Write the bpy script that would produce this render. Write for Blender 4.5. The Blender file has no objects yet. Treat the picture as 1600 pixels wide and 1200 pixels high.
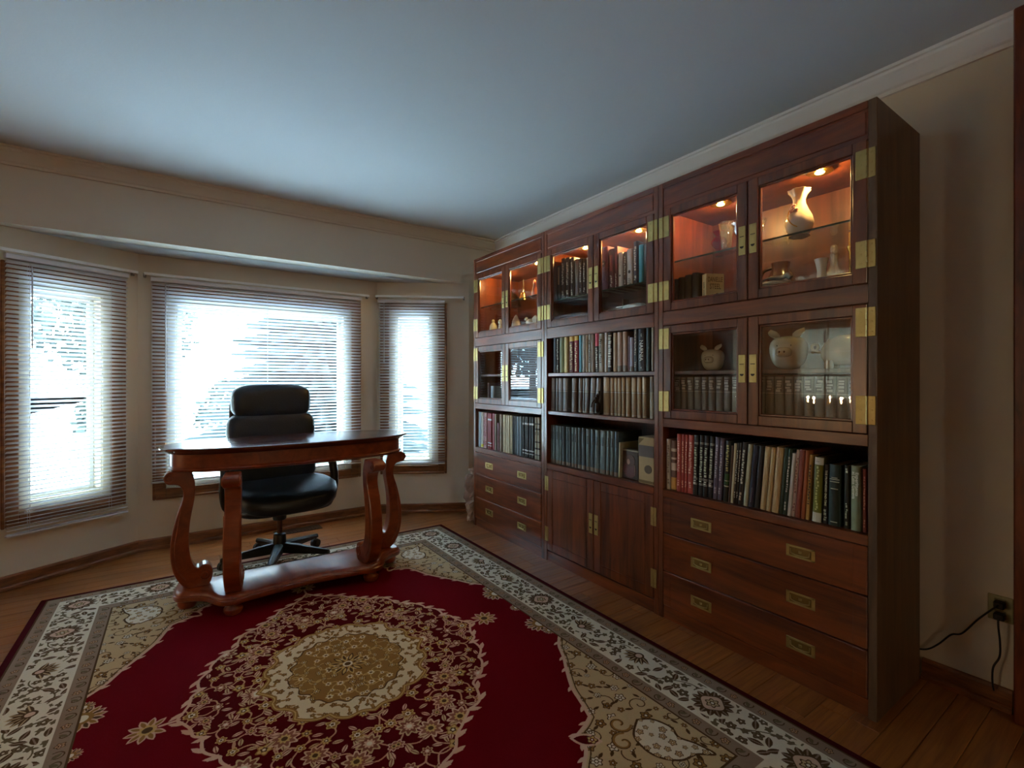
import bpy, math, random
import numpy as np
from mathutils import Vector, Matrix
random.seed(7)
SC = bpy.context.scene
COL = SC.collection
R = math.radians

# ------------------------------------------------------------------ camera, sky, sun, exposure
cam_d = bpy.data.cameras.new('camera')
cam_d.sensor_width = 36.0
cam_d.lens = 16.83
cam_d.shift_y = -0.0044
cam_d.clip_start = 0.03
cam = bpy.data.objects.new('camera', cam_d)
cam.location = (0, 0, 1.08)
cam.rotation_euler = (R(90), 0, R(-34.8))
COL.objects.link(cam)
SC.camera = cam

world = bpy.data.worlds.new('overcast_sky')
SC.world = world
world.use_nodes = True
wn = world.node_tree
bg = wn.nodes['Background']
SKY_STRENGTH = 21.0
tc = wn.nodes.new('ShaderNodeTexCoord')
sep = wn.nodes.new('ShaderNodeSeparateXYZ')
rmp = wn.nodes.new('ShaderNodeValToRGB')
rmp.color_ramp.elements[0].position = 0.0
rmp.color_ramp.elements[0].color = (0.75, 0.92, 1.0, 1)
rmp.color_ramp.elements[1].position = 1.0
rmp.color_ramp.elements[1].color = (0.50, 0.76, 1.0, 1)
wn.links.new(tc.outputs['Generated'], sep.inputs[0])
wn.links.new(sep.outputs['Z'], rmp.inputs[0])
wn.links.new(rmp.outputs[0], bg.inputs[0])
bg.inputs[1].default_value = SKY_STRENGTH

sun_d = bpy.data.lights.new('sun', 'SUN')
sun_d.energy = 4.0
sun_d.angle = R(3)
sun_d.color = (1, 0.95, 0.88)
sun = bpy.data.objects.new('sun', sun_d)
sun.rotation_euler = (R(48), 0, R(-25))      # comes from behind the house, falls on the garden only
COL.objects.link(sun)

SC.view_settings.view_transform = 'Standard'
SC.view_settings.look = 'None'
SC.view_settings.gamma = 1.0
SC.view_settings.use_curve_mapping = False
SC.view_settings.exposure = 1.0
CHAND_W, HALL_FILL_W = 18, 26        # watts of the chandelier and the added hall fill light
SC.cycles.max_bounces = 10
SC.cycles.diffuse_bounces = 7
SC.cycles.glossy_bounces = 5
SC.cycles.transmission_bounces = 8
SC.cycles.transparent_max_bounces = 24
SC.cycles.caustics_reflective = False
SC.cycles.caustics_refractive = False
SC.cycles.sample_clamp_indirect = 6.0

# ------------------------------------------------------------------ helpers
def lin(h):
    h = h.lstrip('#')
    out = []
    for i in (0, 2, 4):
        c = int(h[i:i+2], 16) / 255
        out.append(c / 12.92 if c <= 0.04045 else ((c + 0.055) / 1.055) ** 2.4)
    return (*out, 1.0)

def put(o, parent=None):
    COL.objects.link(o)
    if parent is not None:
        o.parent = parent
    return o

class MB:
    """collects vertices and faces of one mesh"""
    def __init__(s):
        s.v = []; s.f = []; s.m = []
    def add(s, vs, fs, mi=0):
        o = len(s.v)
        s.v += [tuple(map(float, p)) for p in vs]
        s.f += [tuple(i + o for i in f) for f in fs]
        s.m += [mi] * len(fs)
        return s
    def convex(s, vs, fs, mi=0):
        c = sum((Vector(p) for p in vs), Vector()) / len(vs)
        out = []
        for f in fs:
            p = [Vector(vs[i]) for i in f]
            n = (p[1] - p[0]).cross(p[2] - p[0])
            fc = sum(p, Vector()) / len(p)
            out.append(f if n.dot(fc - c) >= 0 else f[::-1])
        return s.add(vs, out, mi)
    def box(s, x0, x1, y0, y1, z0, z1, c=0.0, mi=0):
        x0, x1 = min(x0, x1), max(x0, x1); y0, y1 = min(y0, y1), max(y0, y1); z0, z1 = min(z0, z1), max(z0, z1)
        X, Y, Z = (x0, x1), (y0, y1), (z0, z1)
        if c <= 0:
            vs = [(X[i], Y[j], Z[k]) for i in (0, 1) for j in (0, 1) for k in (0, 1)]
            fs = [(0,1,3,2),(4,6,7,5),(0,4,5,1),(2,3,7,6),(0,2,6,4),(1,5,7,3)]
            return s.convex(vs, fs, mi)
        c = min(c, (x1-x0)*.45, (y1-y0)*.45, (z1-z0)*.45)
        vs = []; ix = {}
        for i in (0, 1):
            for j in (0, 1):
                for k in (0, 1):
                    xi = X[i] + (c if i == 0 else -c); yj = Y[j] + (c if j == 0 else -c); zk = Z[k] + (c if k == 0 else -c)
                    for a, p in enumerate(((X[i], yj, zk), (xi, Y[j], zk), (xi, yj, Z[k]))):
                        ix[i, j, k, a] = len(vs); vs.append(p)
        fs = []
        for t in (0, 1):
            fs.append(tuple(ix[t, j, k, 0] for j, k in ((0,0),(1,0),(1,1),(0,1))))
            fs.append(tuple(ix[i, t, k, 1] for i, k in ((0,0),(1,0),(1,1),(0,1))))
            fs.append(tuple(ix[i, j, t, 2] for i, j in ((0,0),(1,0),(1,1),(0,1))))
        for p in (0, 1):
            for q in (0, 1):
                fs.append((ix[p,q,0,0], ix[p,q,1,0], ix[p,q,1,1], ix[p,q,0,1]))
                fs.append((ix[p,0,q,0], ix[p,1,q,0], ix[p,1,q,2], ix[p,0,q,2]))
                fs.append((ix[0,p,q,1], ix[1,p,q,1], ix[1,p,q,2], ix[0,p,q,2]))
                for r in (0, 1):
                    fs.append((ix[p,q,r,0], ix[p,q,r,1], ix[p,q,r,2]))
        return s.convex(vs, fs, mi)
    def lathe(s, prof, n=20, c=(0,0,0), mi=0, fn=None):
        """prof: list of (r, z) from bottom to top; fn(ang, i) scales the radius"""
        vs = []; fs = []
        for i, (r, z) in enumerate(prof):
            for k in range(n):
                a = 2*math.pi*k/n
                rr = r * (fn(a, i) if fn else 1)
                vs.append((c[0]+rr*math.cos(a), c[1]+rr*math.sin(a), c[2]+z))
        for i in range(len(prof)-1):
            for k in range(n):
                k2 = (k+1) % n
                fs.append((i*n+k, i*n+k2, (i+1)*n+k2, (i+1)*n+k))
        if prof[0][0] > 1e-6: fs.append(tuple(range(n))[::-1])
        if prof[-1][0] > 1e-6: fs.append(tuple((len(prof)-1)*n+k for k in range(n)))
        return s.add(vs, fs, mi)
    def tube(s, pts, r, n=8, mi=0, flat=1.0):
        pts = [Vector(p) for p in pts]; m = len(pts)
        rs = r if isinstance(r, (list, tuple)) else [r]*m
        t = [(pts[min(i+1, m-1)] - pts[max(i-1, 0)]).normalized() for i in range(m)]
        u = Vector((0,0,1)) if abs(t[0].z) < .9 else Vector((1,0,0))
        u = (u - t[0]*u.dot(t[0])).normalized()
        vs = []; fs = []
        for i in range(m):
            u = (u - t[i]*u.dot(t[i])).normalized(); w = t[i].cross(u)
            for k in range(n):
                a = 2*math.pi*k/n
                vs.append(pts[i] + u*(rs[i]*math.cos(a)) + w*(rs[i]*flat*math.sin(a)))
        for i in range(m-1):
            for k in range(n):
                k2 = (k+1) % n
                fs.append((i*n+k, i*n+k2, (i+1)*n+k2, (i+1)*n+k))
        fs.append(tuple(range(n))[::-1]); fs.append(tuple((m-1)*n+k for k in range(n)))
        return s.add(vs, fs, mi)
    def prism(s, pts, fn, t0, t1, mi=0):
        """closed outline pts (a, b) swept from t0 to t1; fn(a, b, t) gives the point"""
        n = len(pts)
        ar = sum(pts[i][0]*pts[(i+1) % n][1] - pts[(i+1) % n][0]*pts[i][1] for i in range(n))
        e = [Vector(fn(1,0,0)) - Vector(fn(0,0,0)), Vector(fn(0,1,0)) - Vector(fn(0,0,0)), Vector(fn(0,0,1)) - Vector(fn(0,0,0))]
        pos = e[0].cross(e[1]).dot(e[2])*ar*(t1-t0) > 0
        vs = [fn(a, b, t0) for a, b in pts] + [fn(a, b, t1) for a, b in pts]
        fs = [tuple(range(n))[::-1], tuple(range(n, 2*n))] + [(i, (i+1) % n, n+(i+1) % n, n+i) for i in range(n)]
        if not pos: fs = [f[::-1] for f in fs]
        return s.add(vs, fs, mi)
    def loft(s, rings, mi=0, cap=True):
        n = len(rings[0]); vs = [p for r in rings for p in r]; fs = []
        for i in range(len(rings)-1):
            for k in range(n):
                k2 = (k+1) % n
                fs.append((i*n+k, i*n+k2, (i+1)*n+k2, (i+1)*n+k))
        if cap:
            fs.append(tuple(range(n))[::-1]); fs.append(tuple((len(rings)-1)*n+k for k in range(n)))
        return s.add(vs, fs, mi)
    def sq(s, c, rad, e1=.5, e2=.5, nu=14, nv=24, fn=None, mi=0):
        """superellipsoid cushion"""
        def sp(x, e): return math.copysign(abs(x)**e, x)
        vs = []; fs = []
        for i in range(1, nu):
            u = -math.pi/2 + math.pi*i/nu
            for k in range(nv):
                v = 2*math.pi*k/nv
                p = [rad[0]*sp(math.cos(u), e1)*sp(math.cos(v), e2), rad[1]*sp(math.cos(u), e1)*sp(math.sin(v), e2), rad[2]*sp(math.sin(u), e1)]
                if fn: p = fn(*p)
                vs.append((c[0]+p[0], c[1]+p[1], c[2]+p[2]))
        b = [0, 0, -rad[2]]; t = [0, 0, rad[2]]
        if fn: b = fn(*b); t = fn(*t)
        vs.append((c[0]+b[0], c[1]+b[1], c[2]+b[2])); vs.append((c[0]+t[0], c[1]+t[1], c[2]+t[2]))
        m = nu-1
        for i in range(m-1):
            for k in range(nv):
                k2 = (k+1) % nv
                fs.append((i*nv+k, i*nv+k2, (i+1)*nv+k2, (i+1)*nv+k))
        for k in range(nv):
            fs.append((len(vs)-2, (k+1) % nv, k)); fs.append((len(vs)-1, (m-1)*nv+k, (m-1)*nv+(k+1) % nv))
        return s.add(vs, fs, mi)
    def mesh(s, name, mats, smooth=None):
        me = bpy.data.meshes.new(name)
        me.from_pydata(s.v, [], s.f)
        for m in (mats if isinstance(mats, (list, tuple)) else [mats]):
            me.materials.append(m)
        if any(s.m): me.polygons.foreach_set('material_index', s.m)
        if smooth:
            me.shade_smooth(); me.set_sharp_from_angle(angle=R(smooth))
        me.update()
        return me
    def obj(s, name, mats, parent=None, loc=(0,0,0), rot=(0,0,0), smooth=None):
        o = bpy.data.objects.new(name, s.mesh(name, mats, smooth))
        o.location = loc; o.rotation_euler = rot
        return put(o, parent)

def tag(o, label, cat, group=None):
    o['label'] = label; o['category'] = cat
    if group: o['group'] = group
    return o
def thing(name, label, cat, loc=(0,0,0), rotz=0.0, group=None):
    o = bpy.data.objects.new(name, None)
    o.empty_display_size = 0.05
    o.location = loc; o.rotation_euler = (0, 0, rotz)
    put(o)
    return tag(o, label, cat, group)
def struct(o):
    o['kind'] = 'structure'
    return o
def spline(pts, k=6, closed=False):
    pts = [Vector(p) for p in pts]; n = len(pts); out = []
    rng = range(n if closed else n-1)
    for i in rng:
        if closed: a, b, c, d = pts[i-1], pts[i], pts[(i+1) % n], pts[(i+2) % n]
        else: a, b, c, d = pts[max(i-1,0)], pts[i], pts[i+1], pts[min(i+2,n-1)]
        for j in range(k):
            t = j/k
            out.append(0.5*((2*b) + (c-a)*t + (2*a-5*b+4*c-d)*t*t + (3*b-a-3*c+d)*t**3))
    if not closed: out.append(pts[-1])
    return out

# ------------------------------------------------------------------ materials
MATS = {}
def newmat(name):
    m = bpy.data.materials.new(name); m.use_nodes = True
    nt = m.node_tree
    return m, nt, nt.nodes['Principled BSDF']
def pm(name, hexc, rough=.5, metal=0.0, coat=0.0, var=0.0, vscale=8.0, bump=0.0, bscale=60.0, spec=.5, hex2=None):
    """plain procedural material with slight colour variation and relief"""
    if name in MATS: return MATS[name]
    m, nt, b = newmat(name)
    b.inputs['Roughness'].default_value = rough
    b.inputs['Metallic'].default_value = metal
    b.inputs['Coat Weight'].default_value = coat
    b.inputs['Coat Roughness'].default_value = .08
    b.inputs['Specular IOR Level'].default_value = spec
    c = lin(hexc)
    tcn = nt.nodes.new('ShaderNodeTexCoord')
    if var > 0 or hex2:
        nz = nt.nodes.new('ShaderNodeTexNoise'); nz.inputs['Scale'].default_value = vscale; nz.inputs['Detail'].default_value = 5
        mx = nt.nodes.new('ShaderNodeMix'); mx.data_type = 'RGBA'
        c2 = lin(hex2) if hex2 else tuple(x*(1-var) for x in c[:3]) + (1,)
        mx.inputs[6].default_value = c; mx.inputs[7].default_value = c2
        nt.links.new(tcn.outputs['Object'], nz.inputs['Vector'])
        nt.links.new(nz.outputs['Fac'], mx.inputs[0]); nt.links.new(mx.outputs[2], b.inputs['Base Color'])
    else:
        b.inputs['Base Color'].default_value = c
    if bump > 0:
        n2 = nt.nodes.new('ShaderNodeTexNoise'); n2.inputs['Scale'].default_value = bscale; n2.inputs['Detail'].default_value = 3
        bp = nt.nodes.new('ShaderNodeBump'); bp.inputs['Strength'].default_value = bump; bp.inputs['Distance'].default_value = .004
        nt.links.new(tcn.outputs['Object'], n2.inputs['Vector'])
        nt.links.new(n2.outputs['Fac'], bp.inputs['Height']); nt.links.new(bp.outputs[0], b.inputs['Normal'])
    MATS[name] = m
    return m
def wood(name, dark, light, rough=.35, stretch=(1, 1, 12), scale=3.0, coat=.2, rnd=0.0, bump=.12):
    """wood grain: noise stretched along one axis; stretch > 1 means finer across that axis"""
    if name in MATS: return MATS[name]
    m, nt, b = newmat(name)
    b.inputs['Roughness'].default_value = rough
    b.inputs['Coat Weight'].default_value = coat; b.inputs['Coat Roughness'].default_value = max(.12, rough*.7)
    tcn = nt.nodes.new('ShaderNodeTexCoord'); oi = nt.nodes.new('ShaderNodeObjectInfo')
    ad = nt.nodes.new('ShaderNodeVectorMath'); ad.operation = 'MULTIPLY_ADD'
    cmb = nt.nodes.new('ShaderNodeCombineXYZ')
    for i in range(3): nt.links.new(oi.outputs['Random'], cmb.inputs[i])
    ad.inputs[1].default_value = (7.3, 5.1, 9.7)
    nt.links.new(cmb.outputs[0], ad.inputs[0]); nt.links.new(tcn.outputs['Object'], ad.inputs[2])
    mp = nt.nodes.new('ShaderNodeMapping'); mp.inputs['Scale'].default_value = stretch
    nt.links.new(ad.outputs[0], mp.inputs['Vector'])
    nz = nt.nodes.new('ShaderNodeTexNoise'); nz.inputs['Scale'].default_value = scale
    nz.inputs['Detail'].default_value = 8; nz.inputs['Roughness'].default_value = .62; nz.inputs['Distortion'].default_value = .6
    nt.links.new(mp.outputs[0], nz.inputs['Vector'])
    rp = nt.nodes.new('ShaderNodeValToRGB')
    rp.color_ramp.elements[0].position = .32; rp.color_ramp.elements[0].color = lin(dark)
    rp.color_ramp.elements[1].position = .68; rp.color_ramp.elements[1].color = lin(light)
    nt.links.new(nz.outputs['Fac'], rp.inputs[0])
    hs = nt.nodes.new('ShaderNodeHueSaturation')
    if rnd > 0:
        mr = nt.nodes.new('ShaderNodeMapRange'); mr.inputs[3].default_value = 1-rnd; mr.inputs[4].default_value = 1+rnd
        nt.links.new(oi.outputs['Random'], mr.inputs[0]); nt.links.new(mr.outputs[0], hs.inputs['Value'])
    nt.links.new(rp.outputs[0], hs.inputs['Color']); nt.links.new(hs.outputs[0], b.inputs['Base Color'])
    bp = nt.nodes.new('ShaderNodeBump'); bp.inputs['Strength'].default_value = bump; bp.inputs['Distance'].default_value = .002
    nt.links.new(nz.outputs['Fac'], bp.inputs['Height']); nt.links.new(bp.outputs[0], b.inputs['Normal'])
    MATS[name] = m
    return m
def emis(name, col, strength):
    m = bpy.data.materials.new(name); m.use_nodes = True
    nt = m.node_tree; nt.nodes.clear()
    o = nt.nodes.new('ShaderNodeOutputMaterial'); e = nt.nodes.new('ShaderNodeEmission')
    e.inputs[0].default_value = (*col, 1); e.inputs[1].default_value = strength
    nt.links.new(e.outputs[0], o.inputs[0])
    MATS[name] = m
    return m
def clear_glass(name, tint=(1,1,1), ior=1.5, rough=0.0, gain=0.0, frost=0.0):
    """thin sheet glass: see-through with a Fresnel reflection"""
    m = bpy.data.materials.new(name); m.use_nodes = True
    nt = m.node_tree; nt.nodes.clear()
    o = nt.nodes.new('ShaderNodeOutputMaterial'); t = nt.nodes.new('ShaderNodeBsdfTransparent'); g = nt.nodes.new('ShaderNodeBsdfGlossy')
    t.inputs[0].default_value = (*tint, 1); g.inputs['Roughness'].default_value = rough
    fr = nt.nodes.new('ShaderNodeFresnel'); ge = nt.nodes.new('ShaderNodeNewGeometry'); mi = nt.nodes.new('ShaderNodeMix')
    mi.inputs[2].default_value = ior; mi.inputs[3].default_value = 1/ior      # same reflection on both faces of the sheet
    nt.links.new(ge.outputs['Backfacing'], mi.inputs[0]); nt.links.new(mi.outputs[0], fr.inputs[0])
    ad = nt.nodes.new('ShaderNodeMath'); ad.operation = 'ADD'; ad.use_clamp = True; ad.inputs[1].default_value = gain
    mx = nt.nodes.new('ShaderNodeMixShader')
    nt.links.new(fr.outputs[0], ad.inputs[0]); nt.links.new(ad.outputs[0], mx.inputs[0])
    nt.links.new(t.outputs[0], mx.inputs[1]); nt.links.new(g.outputs[0], mx.inputs[2]); nt.links.new(mx.outputs[0], o.inputs[0])
    if frost > 0:
        df = nt.nodes.new('ShaderNodeBsdfDiffuse'); df.inputs[0].default_value = (.95, .92, .84, 1); m2 = nt.nodes.new('ShaderNodeMixShader'); m2.inputs[0].default_value = frost
        nt.links.new(mx.outputs[0], m2.inputs[1]); nt.links.new(df.outputs[0], m2.inputs[2]); nt.links.new(m2.outputs[0], o.inputs[0])
    MATS[name] = m
    return m

M_WALL = pm('wall_paint', '#ddd3bf', .75, var=.04, vscale=2, bump=.05, bscale=180)
M_CEIL = pm('ceiling_paint', '#cdd2d2', .85, var=.03, vscale=1.5, bump=.08, bscale=120)
M_TRIM = pm('white_trim_paint', '#eceeec', .45)
M_CASE = wood('window_casing_wood', '#5a3016', '#96602e', .4, (2, 2, 14), 3, .25)
M_BASE = wood('baseboard_wood', '#5c3017', '#8f552a', .4, (3, 3, 20), 3, .25)
M_CAB = wood('cabinet_wood_upright', '#3d1709', '#7a3a18', .3, (9, 9, .9), 2.6, .3)
M_CABH = wood('cabinet_wood_level', '#421708', '#803c16', .3, (9, .9, 9), 2.6, .3)
M_CABIN = wood('cabinet_inside_wood', '#33130a', '#5f2c16', .45, (9, 9, .9), 2.4, .1)
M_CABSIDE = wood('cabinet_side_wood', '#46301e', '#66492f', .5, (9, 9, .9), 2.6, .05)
M_DESK = wood('cherry_wood', '#6a280f', '#93451b', .30, (8, 2, 8), 2.0, .3, bump=0)
M_DESKTOP = wood('polished_dark_cherry', '#36120a', '#571f10', .2, (1.2, 9, 9), 2.0, .5, bump=0)
M_PLANK = wood('oak_plank', '#79411d', '#a4622d', .32, (1.2, 22, 22), 3.0, .3, rnd=.16)
M_BRASS = pm('aged_brass', '#b5a068', .46, metal=1.0, var=.25, vscale=40, bump=.05, bscale=200)
M_BRASSD = pm('brass_recess', '#7d673a', .5, metal=.9)
M_GOLD = pm('bright_brass', '#d6ab4a', .2, metal=1.0)
M_GLASS = clear_glass('cabinet_glass', (1, 1, 1), 1.5, 0, 0)
M_WGLASS = clear_glass('window_glass', (.97, 1, 1), 1.2)
M_CRYSTAL = clear_glass('cut_crystal', (.93, .95, .92), 1.6, .03, .15, .06)
M_SHELFGL = clear_glass('glass_shelf', (.90, .96, .92), 1.5, .0, .04)
M_BLACK = pm('black_plastic', '#121413', .42)
M_LEATHER = pm('black_leather', '#16232f', .42, var=.3, vscale=12, bump=.25, bscale=140, spec=.6)
M_SLAT = None
def slat_material():
    m = bpy.data.materials.new('blind_slat_vinyl'); m.use_nodes = True
    nt = m.node_tree; b = nt.nodes['Principled BSDF']; o = nt.nodes['Material Output']
    b.inputs['Base Color'].default_value = lin('#e6e7ea'); b.inputs['Roughness'].default_value = .4
    t = nt.nodes.new('ShaderNodeBsdfTranslucent'); t.inputs[0].default_value = (.75, .82, .88, 1)
    mx = nt.nodes.new('ShaderNodeMixShader'); mx.inputs[0].default_value = .15
    nt.links.new(b.outputs[0], mx.inputs[1]); nt.links.new(t.outputs[0], mx.inputs[2]); nt.links.new(mx.outputs[0], o.inputs[0])
    return m
M_SLAT = slat_material()

# ================================================================== SETTING
CEIL = 2.245
# ---- floor: one slab, oak planks laid on it (boards run parallel to the bay)
fl = MB(); fl.box(-1.7, 2.4, -1.7, 4.05, -.12, -.006)
floor = struct(fl.obj('floor', M_PLANK))
PW = .0825
def xr(y):                       # room outline at depth y (bay included)
    if y <= 3.43: return -1.6, 2.22
    k = (y-3.43)/.37*.641
    return -.855+k, 1.952-k
y = 3.775; row = 0
rp = random.Random(3)
while y > -1.55:
    xa, xb = xr(min(y, 3.78)); x = xa - rp.random()*1.1
    while x < xb:
        L = rp.uniform(.75, 1.45)
        a, b = max(x, xa), min(x+L, xb)
        if b-a > .06:
            mb = MB(); mb.box(a+.0006, b-.0006, y-PW+.0006, y-.0006, -.0055, 0, .0012)
            mb.obj('plank', M_PLANK, floor)
        x += L
    y -= PW; row += 1

# ---- ceiling and bay soffit
c = MB(); c.box(-1.7, 2.4, -1.7, 3.56, CEIL, CEIL+.1); struct(c.obj('ceiling', M_CEIL))
c = MB(); c.prism([(-.95, 3.54), (2.05, 3.54), (1.95, 3.62), (1.40, 3.97), (-.30, 3.97), (-.85, 3.62)], lambda a, b, t: (a, b, t), 1.868, 1.96)
struct(c.obj('ceiling_bay', M_CEIL))

# ---- straight walls
w = MB()
w.box(-1.7, 2.36, 3.43, 3.56, 1.868, CEIL); w.box(-1.7, -.855, 3.43, 3.56, -.02, 1.868); w.box(1.952, 2.36, 3.43, 3.56, -.02, 1.868)
struct(w.obj('wall_back', M_WALL))
w = MB(); w.box(2.22, 2.36, .345, 3.56, -.02, CEIL); w.box(2.22, 2.36, -.62, .345, 2.06, CEIL); w.box(2.22, 2.36, -1.7, -.62, -.02, CEIL); w.box(2.36, 2.44, -.9, .6, -.02, CEIL)  # last box: unseen slab added behind the door to stop a light leak
struct(w.obj('wall_right', M_WALL))
w = MB(); w.box(-1.7, -1.2, -1.8, -1.6, -.02, CEIL); w.box(2.0, 2.36, -1.8, -1.6, -.02, CEIL); w.box(-1.2, 2.0, -1.8, -1.6, 2.12, CEIL); struct(w.obj('wall_front', M_WALL))
w = MB()
w.box(-1.74, -1.6, -1.7, .9, -.02, CEIL); w.box(-1.74, -1.6, 3.0, 3.56, -.02, CEIL); w.box(-1.74, -1.6, .9, 3.0, 2.06, CEIL)
struct(w.obj('wall_left', M_WALL))

# ---- door on the right, only its casing edge is in view
d = thing('door_1', 'x', 'door'); del d['label']; del d['category']; struct(d)
mb = MB(); mb.box(2.15, 2.26, .262, .336, 0, CEIL, .004)
mb.box(2.198, 2.26, -.62, -.545, 0, 2.12, .004); mb.box(2.198, 2.26, -.62, .262, 2.05, 2.12, .004)
mb.obj('casing', wood('door_casing_wood', '#421707', '#7a3312', .35, (14, 14, 2), 3, .3), d)
mb = MB(); mb.box(2.27, 2.31, -.545, .272, .01, 2.05, .003)
for z0, z1 in ((.2, .9), (1.05, 1.9)):
    for y0, y1 in ((-.47, -.17), (-.09, .2)): mb.box(2.262, 2.275, y0, y1, z0, z1, .006)
mb.obj('door_leaf', MATS['door_casing_wood'], d)

# ---- crown mouldings (trim_1 right, trim_2 back)
CROWN = [(0, -.085), (.010, -.085), (.013, -.072), (.020, -.066), (.044, -.030), (.050, -.024), (.052, -.014), (.062, -.012), (.062, 0), (0, 0)]
mb = MB(); mb.prism(CROWN, lambda a, b, t: (2.22-a, t, CEIL+b), -1.6, 3.43); struct(mb.obj('trim_1', M_TRIM))
mb = MB(); mb.prism(CROWN, lambda a, b, t: (t, 3.43-a, CEIL+b), -1.6, 2.22); struct(mb.obj('trim_2', M_WALL))

# ---- baseboards
BASE = [(0, 0), (.022, 0), (.022, .014), (.017, .020), (.012, .022), (.012, .062), (.008, .070), (0, .072)]
def baseboard(name, p0, p1, mat=M_BASE):
    p0, p1 = Vector((*p0, 0)), Vector((*p1, 0)); d = (p1-p0); L = d.length; d.normalize(); n = Vector((d.y, -d.x, 0))
    mb = MB(); mb.prism(BASE, lambda a, b, t: tuple(p0 + d*t + n*a + Vector((0, 0, b))), 0, L)
    return struct(mb.obj(name, mat))
baseboard('baseboard_left', (-.855, 3.43), (-.213, 3.80))
baseboard('baseboard_center', (-.213, 3.80), (1.311, 3.80))
baseboard('baseboard_right', (1.311, 3.80), (1.952, 3.43))
baseboard('baseboard_back', (1.952, 3.43), (2.22, 3.43))
baseboard('baseboard_side', (2.22, .577), (2.22, .347))
baseboard('baseboard_back_left', (-1.6, 3.43), (-.855, 3.43))

# ---- the three bay walls with their windows and blinds, each in its own frame:
#      local x along the wall, local y outwards, origin at the inner wall face
def bay(name, num, origin, rot, s0, s1, e0, e1, op, cas, place, bl, wand, wname, bname):
    o0, o1, oz0, oz1 = op
    wl = MB(); y0, y1 = 0, .16
    wl.box(s0-e0, o0, y0, y1, -.02, 1.90); wl.box(o1, s1+e1, y0, y1, -.02, 1.90)
    wl.box(o0, o1, y0, y1, -.02, oz0); wl.box(o0, o1, y0, y1, oz1, 1.90)
    struct(wl.obj(name, M_WALL, None, (*origin, 0), (0, 0, rot)))
    win = bpy.data.objects.new('window_%d' % num, None); win.location = (*origin, 0); win.rotation_euler = (0, 0, rot); put(win); struct(win)
    c0, c1, cz0, cz1 = cas
    mb = MB(); W = .066
    def ring(a0, a1, b0, b1, wd, ya, yb, ch):
        mb.box(a0, a0+wd, ya, yb, b0, b1, ch); mb.box(a1-wd, a1, ya, yb, b0, b1, ch)
        mb.box(a0+wd, a1-wd, ya, yb, b0, b0+wd, ch); mb.box(a0+wd, a1-wd, ya, yb, b1-wd, b1, ch)
    ring(c0, c1, cz0, cz1, W, -.018, 0, .004)
    ring(c0-.004, c1+.004, cz0-.004, cz1+.004, .016, -.024, 0, .004)
    mb.obj('casing', M_CASE, win)
    mb = MB(); ring(c0+W, c1-W, cz0+W, cz1-W, max(.02, min(o0-(c0+W), .05)), -.008, .03, .003); ring(o0, o1, oz0, oz1, .008, .0, .11, .002)
    mb.obj('jamb', pm('window_jamb_paint', '#c4b8a4', .5), win)
    mb = MB(); ring(o0+.008, o1-.008, oz0+.008, oz1-.008, .022, .075, .11, .003)
    mb.obj('sash', pm('sash_paint', '#d8dad6', .45), win)
    mb = MB(); mb.box(o0+.03, o1-.03, .090, .094, oz0+.03, oz1-.03); mb.obj('pane', M_WGLASS, win)
    # blind
    b0, b1, bz0, bz1 = bl
    B = thing('window_blind', 'white horizontal mini blind %s' % place, 'blind', (*origin, 0), rot, 'window blinds')
    yc = -.042
    mb = MB(); mb.box(b0, b1, yc-.014, yc+.014, bz1-.026, bz1, .002); mb.obj('head_rail', pm('blind_rail', '#cfcdd0', .4), B)
    pitch = .0232
    sm = MB(); n = 4; hw = .0125; prof = [(-hw+2*hw*i/n, .0022*(1-((i-n/2)/(n/2))**2)) for i in range(n+1)]
    prof = prof + [(a, b-.0007) for a, b in prof[::-1]]
    sm.prism(prof, lambda a, b, t: (t, a, b), b0+.004, b1-.004)
    sme = sm.mesh('slat', M_SLAT)
    z = bz1-.04; k = 0; rr = random.Random(num)
    while z > bz0+.014:
        o = bpy.data.objects.new('slat', sme)
        o.location = (0, yc, z); o.rotation_euler = (R(-29+rr.uniform(-1.2, 1.2)) if z > bz0+.09 else R(-8), 0, 0)
        put(o, B); z -= pitch if z > bz0+.09 else .0175; k += 1
    mb = MB(); mb.box(b0+.002, b1-.002, yc-.012, yc+.012, bz0, bz0+.010, .002); mb.obj('bottom_rail', MATS['blind_rail'], B)
    ln = MB()
    m = 2 if b1-b0 < .8 else 3
    for i in range(m):
        sx = b0+.09+(b1-b0-.18)*i/(m-1)
        for yy in (yc-.0135, yc+.0135): ln.tube([(sx, yy, bz0+.005), (sx, yy, bz1-.02)], .0007, 4)
    ln.obj('ladder_cord', pm('blind_cord', '#cfd2d6', .7), B)
    mb = MB(); mb.tube([(wand[0], yc-.022, wand[1]), (wand[0], yc-.022, wand[2])], .0035, 6); mb.tube([(wand[0], yc-.022, wand[1]), (wand[0], yc-.006, wand[1]+.012)], .002, 5)
    mb.obj('wand', pm('blind_wand', '#b9bcc4', .3), B)
bay('wall_bay_left', 1, (-.213, 3.80), R(30), -.741, 0, 0, .09, (-.51, -.186, .43, 1.575), (-.62, -.078, .32, 1.685),
    'on the tall window at the far left', (-.616, -.075, .275, 1.722), (-.519, 1.665, 1.245), '', '')
bay('wall_bay_center', 2, (0, 3.80), 0, -.213, 1.311, .09, .09, (-.018, 1.055, .42, 1.575), (-.135, 1.172, .318, 1.685),
    'on the wide middle window behind the desk chair', (-.148, 1.172, .425, 1.722), (-.071, 1.68, 1.01), '', '')
bay('wall_bay_right', 3, (1.311, 3.80), R(-30), 0, .741, .09, 0, (.162, .428, .43, 1.59), (.035, .558, .32, 1.70),
    'on the narrow window nearest the bookcases', (.019, .549, .40, 1.718), (.068, 1.69, 1.21), '', '')

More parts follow.
